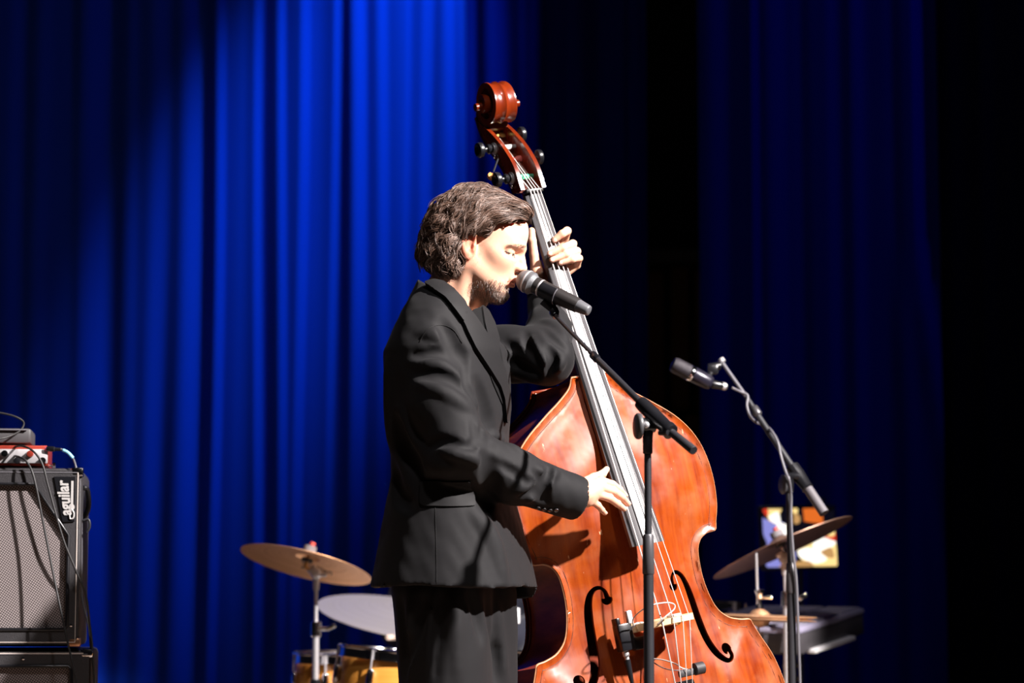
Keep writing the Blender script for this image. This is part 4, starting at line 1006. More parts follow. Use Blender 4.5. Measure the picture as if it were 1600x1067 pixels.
def front_stand():
    X = P(1012, 690, -.50); top = P(1012, 655, -.50); s = empty('microphone_stand', (X[0], X[1], 0))
    tag(s, 'black boom microphone stand in front of the double bass', 'microphone stand')
    z = lambda py: P(1012, py, -.5)[2]
    mk('upper_tube', *cyl((X[0], X[1], z(890)), (X[0], X[1], z(690)), .0075), M_blackmetal, s, 60)
    mk('height_clutch', *lathe([(0, .0115), (.002, .0125), (.04, .0122), (.078, .0112), (.082, .009)], (X[0], X[1], z(897)), (0, 0, 1), 28), mat('dark grey clutch', (.075, .072, .078), .35, .4), s, 50, label='dark grey height clutch')
    mk('lower_tube', *cyl((X[0], X[1], .12), (X[0], X[1], z(893)), .0108), M_blackmetal, s, 60)
    tripod(s, X, .12, .011, M_blackmetal, .30, a0=95)
    mk('top_collar', *lathe([(0, .0088), (.002, .0102), (.022, .0102), (.024, .0105), (.036, .0105)], (X[0], X[1], z(709)), (0, 0, 1), 24), M_blackmetal, s, 50)
    b0, b1 = P(1000, 628, -.475), P(1046, 673, -.535); d = unit(b1-b0); L_ = np.linalg.norm(b1-b0)
    pv = P(1016, 655, -.50)
    mb = MB(); mb.add(*tube([(X[0], X[1], z(690)), (X[0]+.001, X[1], z(675)), pv], [.0100, .0105, .0135], 18)); mb.add(*lathe([(-.016, .013), (-.014, .0155), (.012, .0155), (.014, .012)], P(1014, 664, -.50), (1, .25, 0), 24))
    mb.build('swivel_joint', M_blackplast, s)
    mk('swivel_knob', *lathe([(0, .008), (.004, .026), (.007, .0275), (.012, .0275), (.015, .024), (.016, .004)], P(1004, 666, -.50), (-1, -.22, 0), 32), mat('dark grey knob', (.05, .048, .052), .45), s, 50, label='flat round clamping knob')
    mk('bolt', *lathe([(0, .007), (.006, .007), (.008, .004)], P(1010, 664, -.517), (-.3, -1, 0), 14), M_satin, s)
    mk('boom_clamp', *lathe([(0, .0105), (.002, .0145), (.012, .0155), (L_*.5, .0160), (L_*.9, .0150), (L_*.93, .0175), (L_*1.05, .0172), (L_*1.07, .011)], b0, d, 28), M_blackplast, s, 50)
    mk('clamp_bolt', *cyl(P(1031, 676, -.53), P(1044, 676, -.55), .006, 12), M_blackplast, s, 50)
    st = P(866, 491, -.085); md_ = P(930, 558, -.27)
    mk('thin_boom', *cyl(st, md_, .0048), M_blackmetal, s, 60)
    mk('boom_joint', *lathe([(-.016, .0065), (-.014, .0088), (.010, .0092), (.016, .0075)], md_, unit(b0-md_), 20), M_blackplast, s, 50)
    mk('boom', *cyl(md_, b0+d*.02, .0072), M_blackmetal, s, 60)
    t1 = P(1084, 704, -.60)
    mk('counter_tube', *lathe([(0, .0085), (.001, .0085), (np.linalg.norm(t1-b1)-.002, .0096), (np.linalg.norm(t1-b1), .0088)], b1, unit(t1-b1), 24), M_blackmetal, s, 50)
    # clip holding the microphone
    c = ma+md*.062; dn = unit(np.array([.05, -.0, -1])-md*(np.array([.05, 0, -1])@md))
    V, Fc = [], []
    side = np.cross(md, dn); secs = []
    for t in (-.020, .020):
        for rr_ in (.0192, .0222):
            secs.append([c+md*(t*(1-.0))+rr_*(dn*math.cos(a)+side*math.sin(a)) for a in np.linspace(-2.35, 2.35, 19)])
    V = np.vstack(secs); n = 19
    Fc = [[i, i+1, n+i+1, n+i] for i in range(n-1)]+[[2*n+i+1, 2*n+i, 3*n+i, 3*n+i+1] for i in range(n-1)]+[[i, 2*n+i, 2*n+i+1, i+1] for i in range(n-1)]+[[n+i, n+i+1, 3*n+i+1, 3*n+i] for i in range(n-1)]+[[0, n, 3*n, 2*n], [n-1, 3*n-1, 4*n-1, 2*n-1]]
    mk('microphone_clip', V, Fc, M_blackplast, s, 50)
    mk('clip_rim', *tube([q for q in secs[3]], .0013, 6), M_gcable, s, 60)
    mb = MB(); a_ = c+dn*.020-md*.004; e_ = P(868, 487, -.085); mb.add(*tube([a_, (a_+e_)/2, e_], [.0155, .012, .009], 14)); mb.add(*lathe([(-.008, .008), (-.007, .0105), (.007, .0105), (.008, .008)], P(866, 488, -.088), (.1, -1, 0), 20))
    mb.build('clip_arm', M_blackplast, s)
    mk('thread_ring', *lathe([(0, .0085), (.012, .0085)], st-unit(md_-st)*.004, unit(md_-st), 18), M_satin, s)
front_stand()
def rear_stand():
    Y = .9; X = P(1236, 900, Y); s = empty('microphone_stand', (X[0], X[1], 0))
    tag(s, 'black boom stand with a cable wound round it right of the double bass', 'microphone stand')
    top = P(1232, 756, Y)
    mk('upper_tube', *cyl((X[0], X[1], P(0, 905, Y)[2]), (top[0], top[1], top[2]), .0085), M_blackmetal, s, 60)
    mk('height_clutch', *lathe([(0, .0130), (.004, .0145), (.04, .0135), (.078, .0115), (.08, .009)], (X[0], X[1], P(0, 927, Y)[2]), (0, 0, 1), 24), bpy.data.materials['dark grey clutch'], s, 50)
    mk('lower_tube', *cyl((X[0], X[1], .12), (X[0], X[1], P(0, 925, Y)[2]), .0118), M_blackmetal, s, 60)
    tripod(s, X, .12, .012, M_blackmetal, .3, a0=40)
    pts = [P(1128, 566, Y+.14), P(1166, 620, Y+.10), P(1186, 652, Y+.08), P(1237, 728, Y+.02), P(1262, 763, Y-.01), P(1288, 802, Y-.04)]
    mk('thin_boom', *cyl(pts[0], pts[1], .0052), M_gcable, s, 60)
    mk('boom_tip', *lathe([(-.006, .004), (-.004, .009), (.006, .009), (.008, .004)], pts[0]+[0, 0, .004], unit(pts[0]-pts[1]), 18), M_satin, s)
    mk('boom', *tube([pts[1], pts[2], pts[3]], [.0068, .0085, .0088], 18), M_blackmetal, s, 60)
    mk('boom_joint', *lathe([(-.014, .008), (-.01, .0115), (.012, .0115), (.016, .009)], P(1181, 642, Y+.085), unit(pts[3]-pts[1]), 18), bpy.data.materials['dark grey clutch'], s)
    d = unit(pts[4]-pts[3]); L_ = np.linalg.norm(pts[4]-pts[3])
    mk('boom_clamp', *lathe([(0, .011), (.003, .0185), (.03, .019), (L_*.95, .015), (L_, .0165), (L_*1.04, .012)], pts[3], d, 24), M_blackplast, s, 50)
    mk('counter_tube', *cyl(pts[4], pts[5], .0135), mat('grey rubber grip', (.10, .09, .10), .6), s, 50)
    mb = MB(); mb.add(*tube([(top[0], top[1], top[2]-.02), (top[0]+.004, top[1], top[2]+.02), P(1248, 745, Y)], [.013, .014, .015], 16)); mb.build('swivel_joint', M_blackplast, s)
    mk('swivel_knob', *lathe([(0, .01), (.004, .024), (.010, .026), (.013, .022), (.014, .003)], P(1228, 757, Y-.01), (-1, -.3, .0), 26), bpy.data.materials['dark grey knob'], s, 50)
    a, e = P(1052, 569, Y), P(1112, 600, Y+.02); m = empty('microphone', a); d = unit(e-a); L_ = np.linalg.norm(e-a)
    tag(m, 'dark side-address studio microphone on the boom right of the double bass', 'microphone')
    mk('head', *lathe([(-.004, .012), (-.002, .0185), (.004, .0205), (.006, .0212), (L_*.40, .0212), (L_*.42, .0200)], a, d, 32), mat('dark mesh head', (.022, .018, .024), .5, .3, bump=(900, .5)), m, 50)
    mk('ring', *lathe([(L_*.42, .0213), (L_*.43, .0222), (L_*.5, .0222), (L_*.51, .0213)], a, d, 32), M_chrome, m, 50)
    mk('body', *lathe([(L_*.5, .0205), (L_*.52, .0212), (L_*.9, .0200), (L_*.98, .0170), (L_*1.0, .012)], a, d, 32), mat('dark blue-black mic body', (.02, .018, .03), .3, .3), m, 50)
    pl = e; q = P(1144, 606, Y+.04)
    mb = MB(); mb.add(*lathe([(0, .0105), (.002, .0115), (.035, .0100), (.045, .008)], pl, unit(q-pl), 20), 0); mb.add(*lathe([(.030, .0104), (.032, .0108), (.040, .0100), (.041, .008)], pl, unit(q-pl), 20), 1); mb.build('plug', [M_blackplast, M_satin], m)
    mb = MB(); mb.add(*box(P(1113, 578, Y+.05), (.03, .03, .025), bev=.006)); mb.add(*lathe([(-.02, .006), (-.018, .011), (.016, .011), (.018, .006)], P(1116, 573, Y+.06), (1, .3, .2), 16)); mb.add(*tube([P(1108, 590, Y+.02), P(1114, 576, Y+.06), P(1127, 568, Y+.13)], .006, 10)); mb.build('clip', M_blackplast, s)
    # cable: down from the plug and round the boom and pole
    cp = [q, P(1157, 612, Y+.06), P(1168, 618, Y+.06), P(1167, 634, Y+.05), P(1172, 650, Y+.05), P(1182, 660, Y+.10), P(1196, 665, Y+.11), P(1206, 674, Y+.03), P(1215, 690, Y+.0), P(1220, 712, Y-.01), P(1228, 738, Y-.03), P(1233, 750, Y-.04),
          P(1236, 775, Y-.02), P(1236, 810, Y-.018), P(1239, 860, Y-.02), P(1244, 905, Y-.02), P(1246, 950, Y-.018), P(1248, 1010, Y-.016), P(1250, 1067, Y-.015), P(1252, 1200, Y-.02), P(1256, 1280, Y-.05)]
    c = mk('microphone_cable', *tube(catmull(cp, 8), .0038, 8), M_gcable, loc=cp[0]); tag(c, 'dark grey cable wound round the rear boom stand', 'cable')
rear_stand()
# ------------------------------------------------------------------ cymbals
def bronze(name, c1, c2, rough):
    m = mat(name, c1, rough, .85); nt = m.node_tree; b = nt.nodes['Principled BSDF']; L = nt.links.new
    at = N(m, 'ShaderNodeUVMap'); at.uv_map = 'UV'; mp = N(m, 'ShaderNodeMapping'); mp.inputs['Scale'].default_value = (90, 2, 1); L(at.outputs[0], mp.inputs[0])
    n = N(m, 'ShaderNodeTexNoise'); n.inputs['Scale'].default_value = 1; n.inputs['Detail'].default_value = 3; L(mp.outputs[0], n.inputs[0])
    r = N(m, 'ShaderNodeValToRGB'); r.color_ramp.elements[0].color = (*c1, 1); r.color_ramp.elements[1].color = (*c2, 1); r.color_ramp.elements[0].position = .35; r.color_ramp.elements[1].position = .65; L(n.outputs[0], r.inputs[0]); L(r.outputs[0], b.inputs['Base Color'])
    bp = N(m, 'ShaderNodeBump'); bp.inputs['Strength'].default_value = .12; bp.inputs['Distance'].default_value = .001; L(n.outputs[0], bp.inputs['Height']); L(bp.outputs[0], b.inputs['Normal']); return m
M_cy = bronze('traditional bronze', (.72, .38, .20), (.84, .50, .28), .5)
M_cyd = bronze('dark bronze', (.34, .20, .15), (.42, .26, .19), .45)
M_cyw = bronze('pale silvery bronze', (.70, .64, .62), (.76, .70, .68), .5)
def cymbal(c, n, r, m, label, name='cymbal', group=None, bow=.11):
    pr = []
    for t in np.linspace(.006, r*.19, 7): pr.append((r*bow+.018*math.cos(min(1, t/(r*.19))*math.pi/2)**.8, t))
    for t in np.linspace(r*.23, r, 12): pr.append((r*bow*(1-((t-r*.19)/(r*.81))**1.5), t))
    top = pr; bot = [(h-.0014, t) for h, t in pr[::-1]]; prof = top+bot+[top[0]]
    V, Fc = lathe(prof, np.asarray(c)-unit(n)*r*bow, n, 72, cap=False)
    rad = np.repeat([t for h, t in prof], 72); an = np.tile(np.arange(72)/72, len(prof))
    o = mk(name, V, Fc, m, smooth=40, uv=np.column_stack([rad, an]), loc=c); tag(o, label, 'cymbal', group); return o
def cymbal_stand(c, n, base_px, Y, label, m=M_satin, collar_py=982, low_py=1062, jpx=None):
    n = unit(n); c = np.asarray(c); X = P(base_px, 1000, Y); s = empty('cymbal_stand', (X[0], X[1], 0)); tag(s, label, 'cymbal stand')
    mk('felt', *lathe([(.016, .010), (.017, .019), (.034, .019), (.035, .010)], c, n, 22), mat('grey felt '+label[:9], (.16, .15, .16), .95), s, 50, label='grey felt washer')
    mk('wing_nut', *lathe([(.034, .006), (.037, .0085), (.046, .0085), (.047, .004)], c+np.array([.004, 0, 0]), n, 16), mat('red nut '+label[:9], (.6, .08, .06), .5), s, 50, label='red nut')
    j = P(*jpx, Y) if jpx else c-n*.06
    mk('felt', *lathe([(-.010, .010), (-.009, .017), (.0, .017), (.001, .010)], c-n*.004, n, 22), M_rubber, s, 50)
    mk('tilter_rod', *tube([c+n*.036, c-n*.03, j], .0055, 12), M_brass if m is M_satin else M_chrome, s, 50)
    mb = MB(); mb.add(*lathe([(-.012, .010), (-.010, .0165), (.010, .0165), (.012, .010)], j, (.2, -1, 0), 24)); mb.add(*box(j+np.array([.018, -.004, -.004]), (.026, .008, .012), bev=.003)); mb.add(*box(j-np.array([.012, 0, -.012]), (.03, .018, .014), rot('Y', 35), bev=.004))
    mb.add(*lathe([(0, .009), (.03, .0105), (.045, .0105), (.046, .007)], j-np.array([0, 0, .050]), (0, 0, 1), 20)); mb.build('tilter', M_satin, s)
    zc_ = P(0, collar_py, Y)[2]; zl = P(0, low_py, Y)[2]
    mk('upper_tube', *tube([j-[0, 0, .04], (X[0], X[1], zc_)], .0058, 16), M_satin, s, 50)
    mb = MB(); mb.add(*lathe([(-.024, .0125), (-.022, .0155), (.020, .0155), (.023, .009)], (X[0], X[1], zc_), (0, 0, 1), 24)); mb.add(*tube([(X[0]+.01, X[1]-.01, zc_), (X[0]+.034, X[1]-.02, zc_)], .006, 12)); mb.add(*box((X[0]+.045, X[1]-.02, zc_+.004), (.030, .006, .013), rot('Y', 25), bev=.002)); mb.build('collar', M_chrome, s)
    mk('middle_tube', *tube([(X[0], X[1], zc_), (X[0], X[1], zl)], .0095, 18), M_satin, s, 50)
    mk('lower_collar', *lathe([(-.03, .013), (-.028, .016), (0, .016), (.002, .012)], (X[0], X[1], zl), (0, 0, 1), 20), M_blackplast, s, 50)
    mk('lower_tube', *tube([(X[0], X[1], zl), (X[0], X[1], .15)], .0125, 18), M_satin, s, 50)
    tripod(s, X, .15, .011, M_satin, .30, a0=75)
cn = unit((.215, .20, .95)); cc = P(481, 871, 1.8)
cy1 = cymbal(cc, cn, .199, M_cy, 'bronze cymbal tilted on the stand left of the man, seen from below')
cymbal_stand(cc, cn, 493.5, 1.8, 'silver cymbal stand in front of the orange drums left of the man', jpx=(494, 896))
V, Fc = textmesh('Zildjian', .050, .0006, .25)
ex = unit(np.array([1, 0, 0])-cn*cn[0]); ey = np.cross(cn, ex)*-1     # lettering printed on the underside
hgt = -.199*.11*(1-0)
tx = V[:, :1]*.66+.020; ty = V[:, 1:2]*1.35-.098; tr_ = np.hypot(tx, ty); hz = .199*.11*(1-np.clip((tr_-.199*.19)/(.199*.81), 0, 1)**1.5)-.199*.11-.0019; V3 = cc+ex*tx+ey*ty+cn*hz
mk('cymbal_lettering', V3+cn*V[:, 2:3]*.5, Fc, mat('black print', (.05, .02, .015), .7), cy1, False, label='black lettering under the cymbal')
cn2 = unit((.16, -.20, .95)); c2 = P(640, 950, 2.25)
cymbal(c2, cn2, .288, M_cyw, 'large pale cymbal partly hidden behind the man')
cymbal_stand(c2, cn2, 664, 2.25, 'silver cymbal stand hidden behind the legs of the man', jpx=(645, 985), collar_py=1000, low_py=1100)
cn3 = unit((-.385, .125, .91)); c3 = P(1219, 847, 1.75)
cymbal(c3, cn3, .222, M_cyd, 'dark bronze cymbal tilted steeply right of the double bass', bow=.08)
cymbal_stand(c3, cn3, 1229, 1.75, 'cymbal stand right of the double bass behind the rear microphone stand', jpx=(1226, 872), collar_py=935, low_py=1100, m=M_chrome)
# ------------------------------------------------------------------ drums
M_shell = mat('orange lacquered wood shell', (.62, .24, .035), .25, coat=.5, var=((3, 3, 40), (.74, .34, .07)))
M_head = mat('drum head', (.6, .58, .56), .5)
def drum(c, ax, r, dep, shell, label, nl=8, a0=0, legs=True):
    "c centre of the top head"
    ax = unit(ax); c = np.asarray(c); s = empty('drum', (c[0], c[1], 0)); tag(s, label, 'drum')
    mk('shell', *lathe([(-dep, r*.985), (-dep, r), (-.008, r), (-.004, r*.985)], c, ax, 56, cap=False), shell, s, 50)
    mk('drum_head', *lathe([(-.004, r*1.0), (0, r*.985), (.001, r*.5), (.0011, .001)], c, ax, 56, cap=False), M_head, s, 50)
    for t, nm in ((.0, 'hoop'), (-dep, 'hoop')):
        rh = r+.006; sg = 1 if t == 0 else -1
        mk(nm, *lathe([(t-.022*sg, rh+.001), (t-.022*sg, rh+.006), (t-.019*sg, rh+.006), (t-.018*sg, rh+.0035), (t+.002*sg, rh+.003), (t+.005*sg, rh+.007), (t+.009*sg, rh+.007), (t+.010*sg, rh+.003), (t+.004*sg, rh), (t-.022*sg, rh+.001)], c, ax, 64, cap=False), M_chrome, s, 50)
    x = unit(np.array([1., 0, 0])-ax*ax[0]); y = np.cross(ax, x)
    for i in range(nl):
        a = R(a0+360*i/nl); o = x*math.cos(a)+y*math.sin(a); tn = np.cross(ax, o)
        for z0, dz in ((-.075, 1), (-dep+.075, -1)):
            if dep < .2 and dz == -1: continue
            q = c+ax*z0+o*(r+.009); lg = mk('lug', *box(q, (.018, .020, .056), [o, tn, ax], .006), M_chrome, s, 50)
            mk('tension_rod', *tube([q+ax*.02*dz+o*.004, c+ax*(.006 if dz == 1 else -dep-.006)+o*(r+.012)], .003, 8), M_satin, lg, 50)
    if legs:
        for i in range(3):
            a = R(100+120*i); o = np.array([math.cos(a), math.sin(a), 0]); q = c-ax*dep*.8+o*(r+.02)
            lg = mk('leg', *tube([q+[0, 0, .12], q-[0, 0, .02], np.array([q[0], q[1], .05]), np.array([q[0], q[1], .0])+o*.03+[0, 0, .012]], .006, 10), M_chrome, s, 50)
    return s
drum(P(559, 1023, 1.98), (0, -.02, 1), .187, .40, M_shell, 'orange drum at the far left of the kit behind the cymbal stand', 8, 200)
drum(P(622, 1021, 1.48), (.11, -.0, 1), .158, .26, M_shell, 'orange drum with chrome hoops beside the legs of the man', 6, 248)
drum(P(850, 1023, 1.55), (0, .03, 1), .178, .30, M_shell, 'orange drum seen in the gap between the man and the double bass', 8, 5)
drum(P(1078, 947, 2.5), (.0, .06, 1), .165, .14, M_chrome, 'chrome snare drum just showing past the lower right of the double bass', 8, 5)
# hi-hat
hx = P(1187, 965, 1.45); hs_ = empty('hi_hat_stand', (hx[0], hx[1], 0)); tag(hs_, 'hi-hat stand with a thin vertical rod right of the double bass', 'hi-hat stand')
mk('pull_rod', *tube([(hx[0]-.008, hx[1], P(0, 864, 1.45)[2]), (hx[0], hx[1], .5)], .0035, 10), M_satin, hs_, 50)
mb = MB(); z0 = hx[2]+.012
mb.add(*lathe([(0, .009), (.02, .010), (.03, .006), (.045, .0085), (.06, .014), (.066, .014), (.068, .006)], (hx[0], hx[1], z0), (0, 0, 1), 22)); mb.add(*box((hx[0]+.022, hx[1], z0+.045), (.03, .007, .010), bev=.003)); mb.build('clutch', M_chrome, hs_)
mk('stand_tube', *tube([(hx[0], hx[1], hx[2]-.04), (hx[0], hx[1], .2)], .010, 16), M_satin, hs_, 50); tripod(hs_, hx, .16, .011, M_satin, .28, a0=10)
cymbal(hx+[0, 0, .008], (.03, .02, 1), .160, M_cy, 'top cymbal of the hi-hat, seen edge on', 'hi_hat_cymbal', bow=.09)
cymbal(hx-[0, 0, .010], (-.03, .02, -1), .160, M_cy, 'bottom cymbal of the hi-hat, seen edge on', 'hi_hat_cymbal', bow=.09)
# short steel stand between man and bass
sx = P(801.5, 960, 1.25); ss = empty('hardware_stand', (sx[0], sx[1], 0)); tag(ss, 'pale steel stand tube showing between the man and the double bass', 'stand')
mk('tube', *tube([(sx[0], sx[1], .15), (sx[0], sx[1], P(0, 905, 1.25)[2])], .0072, 16), M_satin, ss, 50)
mk('collar', *lathe([(-.022, .009), (-.020, .013), (.020, .013), (.022, .009)], (sx[0]+.006, sx[1], P(0, 962, 1.25)[2]), (0, 0, 1), 20), M_white, ss, 50, label='pale collar'); tripod(ss, sx, .15, .010, M_satin, .2, a0=33)
# drumstick and the seated drummer, almost wholly behind the man
M_dark = cloth('dark navy shirt cloth', (.012, .013, .024), .8, .2, 700, .2)
dc = P(742, 960, 2.75); F = Field(dc+[-.35, -.75, -.80], dc+[.35, .30, .62], .011)
zs_ = .52; D0 = np.array([dc[0], dc[1], 0])
bodyD = Field(D0+[-.34, -.78, .02], D0+[.34, .26, 1.36], .011)
def dd(x, y, z): return D0+np.array([x, y, z])
bodyD.ell(dd(0, 0, .82), (.175, .12, .27), k=.05); bodyD.ell(dd(0, 0, .60), (.18, .14, .12), k=.05)
bodyD.cap(dd(-.17, 0, 1.02), dd(.17, 0, 1.02), .06, k=.05); bodyD.cap(dd(0, 0, 1.02), dd(0, -.02, 1.14), .055, .05, k=.03)
bodyD.ell(dd(0, -.03, 1.20), (.073, .09, .112), k=.02); bodyD.cap(dd(0, -.115, 1.20), dd(0, -.135, 1.17), .010, .014, k=.012); bodyD.cap(dd(-.02, -.10, 1.135), dd(.02, -.10, 1.135), .02, k=.03)
for s in (-1, 1):
    bodyD.chain([dd(s*.19, 0, 1.0), dd(s*.24, -.06, .76), dd(s*.10, -.28, .72)], [.058, .048, .034], k=.03)
    bodyD.ell(dd(s*.085, -.32, .72), (.04, .05, .024), k=.02)
    for q in range(4): bodyD.chain([dd(s*(.065+.016*q), -.35, .725), dd(s*(.065+.016*q), -.375, .715), dd(s*(.067+.014*q), -.375, .695)], [.009, .009, .008], k=.004)
    bodyD.chain([dd(s*.055, -.33, .735), dd(s*.045, -.36, .73)], [.011, .009], k=.004)
    bodyD.chain([dd(s*.10, 0, .56), dd(s*.17, -.42, .55), dd(s*.17, -.45, .10)], [.095, .07, .045], k=.04)
    bodyD.ell(dd(s*.17, -.52, .055), (.045, .12, .045), k=.03); bodyD.ell(dd(s*.075, -.02, 1.20), (.012, .022, .032), k=.006)
for s in (-1, 1):
    bodyD.ell(dd(s*.03, -.118, 1.205), (.018, .016, .011), k=.01, mode='s'); bodyD.ell(dd(s*.03, -.103, 1.205), (.013, .013, .011), k=.004)
bodyD.cap(dd(-.022, -.118, 1.143), dd(.022, -.118, 1.143), .003, k=.004, mode='s')
V, Fc = bodyD.mesh(); dr = mk('person', V, Fc.tolist(), M_skin, loc=D0); tag(dr, 'seated person in dark shirt almost hidden behind the man in the suit', 'person')
for nm in ('beard', 'lip', 'red'): dr.data.attributes.new(nm, 'FLOAT', 'POINT')
sh = Field(D0+[-.36, -.42, .50], D0+[.36, .22, 1.15], .011)
sh.ell(dd(0, 0, .82), (.195, .145, .28), k=.05); sh.ell(dd(0, .0, .62), (.2, .165, .12), k=.05); sh.cap(dd(-.17, 0, 1.02), dd(.17, 0, 1.02), .073, k=.05)
for s in (-1, 1): sh.chain([dd(s*.19, 0, 1.0), dd(s*.24, -.06, .76), dd(s*.12, -.25, .725)], [.075, .068, .052], k=.03)
sl_, G = sh.sub(sh.lo, sh.lo+sh.h*sh.n); sh.D[sl_] += (.0045*np.sin(G[..., 2]*62+G[..., 0]*48+3*np.sin(G[..., 1]*9+G[..., 0]*7))*np.sin(G[..., 2]*13)).astype(np.float32); sh.cap(dd(0, 0, 1.08), dd(0, 0, 1.2), .062, k=.01, mode='s')
V, Fc = sh.mesh(); mk('shirt', V, Fc.tolist(), M_dark, dr)
tr = Field(D0+[-.34, -.60, .05], D0+[.34, .24, .68], .012)
for s in (-1, 1): tr.chain([dd(s*.10, .02, .57), dd(s*.17, -.42, .56), dd(s*.17, -.45, .12)], [.12, .088, .065], k=.04)
V, Fc = tr.mesh(); mk('trousers', V, Fc.tolist(), M_shirt, dr)
for s in (-1, 1):
    fs = Field(D0+[s*.17-.07, -.68, .0], D0+[s*.17+.07, -.38, .16], .007); fs.ell(dd(s*.17, -.53, .05), (.052, .13, .052), k=.02); fs.ell(dd(s*.17, -.45, .09), (.05, .055, .05), k=.02)
    sl_, G = fs.sub(fs.lo, fs.lo+fs.h*fs.n); fs.D[sl_] = np.maximum(fs.D[sl_], .006-G[..., 2]); V, Fc = fs.mesh(); mk('shoe', V, Fc.tolist(), M_shoe, dr)
for s in (-1, 1): mk('eyebrow', *tube(catmull([dd(s*.014, -.112, 1.222), dd(s*.030, -.110, 1.227), dd(s*.046, -.098, 1.222)], 4), .0028, 6), M_hairb, dr)
hr = Field(D0+[-.12, -.15, 1.1], D0+[.12, .12, 1.36], .008); hr.ell(dd(0, -.012, 1.225), (.083, .096, .108), k=.01); hr.ell(dd(0, -.14, 1.14), (.12, .085, .12), k=.01, mode='s'); V, Fc = hr.mesh(); mk('hair', V, Fc.tolist(), M_hairb, dr)
st = empty('drum_stool', D0); tag(st, 'black round drum stool under the seated person', 'stool')
mk('seat', *lathe([(0, .13), (.01, .16), (.05, .165), (.065, .15)], dd(0, .02, .40), (0, 0, 1), 32), M_rubber, st, 50); mk('post', *tube([dd(0, .02, .12), dd(0, .02, .40)], .015, 16), M_chrome, st, 50); tripod(st, dd(0, .02, 0), .14, .012, M_chrome, .22, a0=70)
a = P(606, 996, 1.95); b = P(700, 992, 2.42)
V, Fc = lathe([(0, .006), (.002, .0085), (.3, .0085), (.36, .006), (.38, .003), (.385, .0055), (.393, .0055), (.396, .001)], a, unit(b-a), 16)
o = mk('drumstick', V, Fc, mat('pale hickory', (.72, .55, .45), .5), smooth=50, loc=a); tag(o, 'pale drumstick butt poking out left of the trousers of the man', 'drumstick')
# ------------------------------------------------------------------ bass amplifier stack
M_tolex = mat('black vinyl covering', (.030, .028, .031), .5, spec=.4, bump=(500, .5))
M_cloth = mat('silver grille cloth', (.36, .31, .31), .85); nt = M_cloth.node_tree; L = nt.links.new
uv = N(M_cloth, 'ShaderNodeUVMap'); uv.uv_map = 'UV'; w1 = N(M_cloth, 'ShaderNodeTexWave'); w1.inputs['Scale'].default_value = 62; w1.bands_direction = 'X'
w2 = N(M_cloth, 'ShaderNodeTexWave'); w2.inputs['Scale'].default_value = 62; w2.bands_direction = 'Y'
mp = N(M_cloth, 'ShaderNodeMapping'); mp.inputs['Rotation'].default_value = (0, 0, R(33)); L(uv.outputs[0], mp.inputs[0]); L(mp.outputs[0], w1.inputs[0]); L(mp.outputs[0], w2.inputs[0])
mm = N(M_cloth, 'ShaderNodeMath', operation='MULTIPLY'); L(w1.outputs['Fac'], mm.inputs[0]); L(w2.outputs['Fac'], mm.inputs[1])
r = N(M_cloth, 'ShaderNodeValToRGB'); r.color_ramp.elements[0].color = (.03, .025, .025, 1); r.color_ramp.elements[1].color = (.36, .30, .30, 1); r.color_ramp.elements[1].position = .5; L(mm.outputs[0], r.inputs[0]); L(r.outputs[0], nt.nodes['Principled BSDF'].inputs['Base Color'])
M_pipe = mat('pale piping', (.55, .48, .44), .5); M_copper = mat('copper corner', (.55, .28, .16), .35, .9)
AY = rot('Z', 7.0); ex_, ey_ = AY[:, 0], AY[:, 1]; AX = [ex_, ey_, np.array([0, 0, 1.])]
A0 = P(124, 1010, .32); A0[2] = 0                     # front right corner of the upper cabinet, on the floor plane
def AP(x, y, z): return A0+ex_*x+ey_*y+np.array([0, 0, z])
zt, zm = P(124, 731, .32)[2], P(124, 1010, .32)[2]
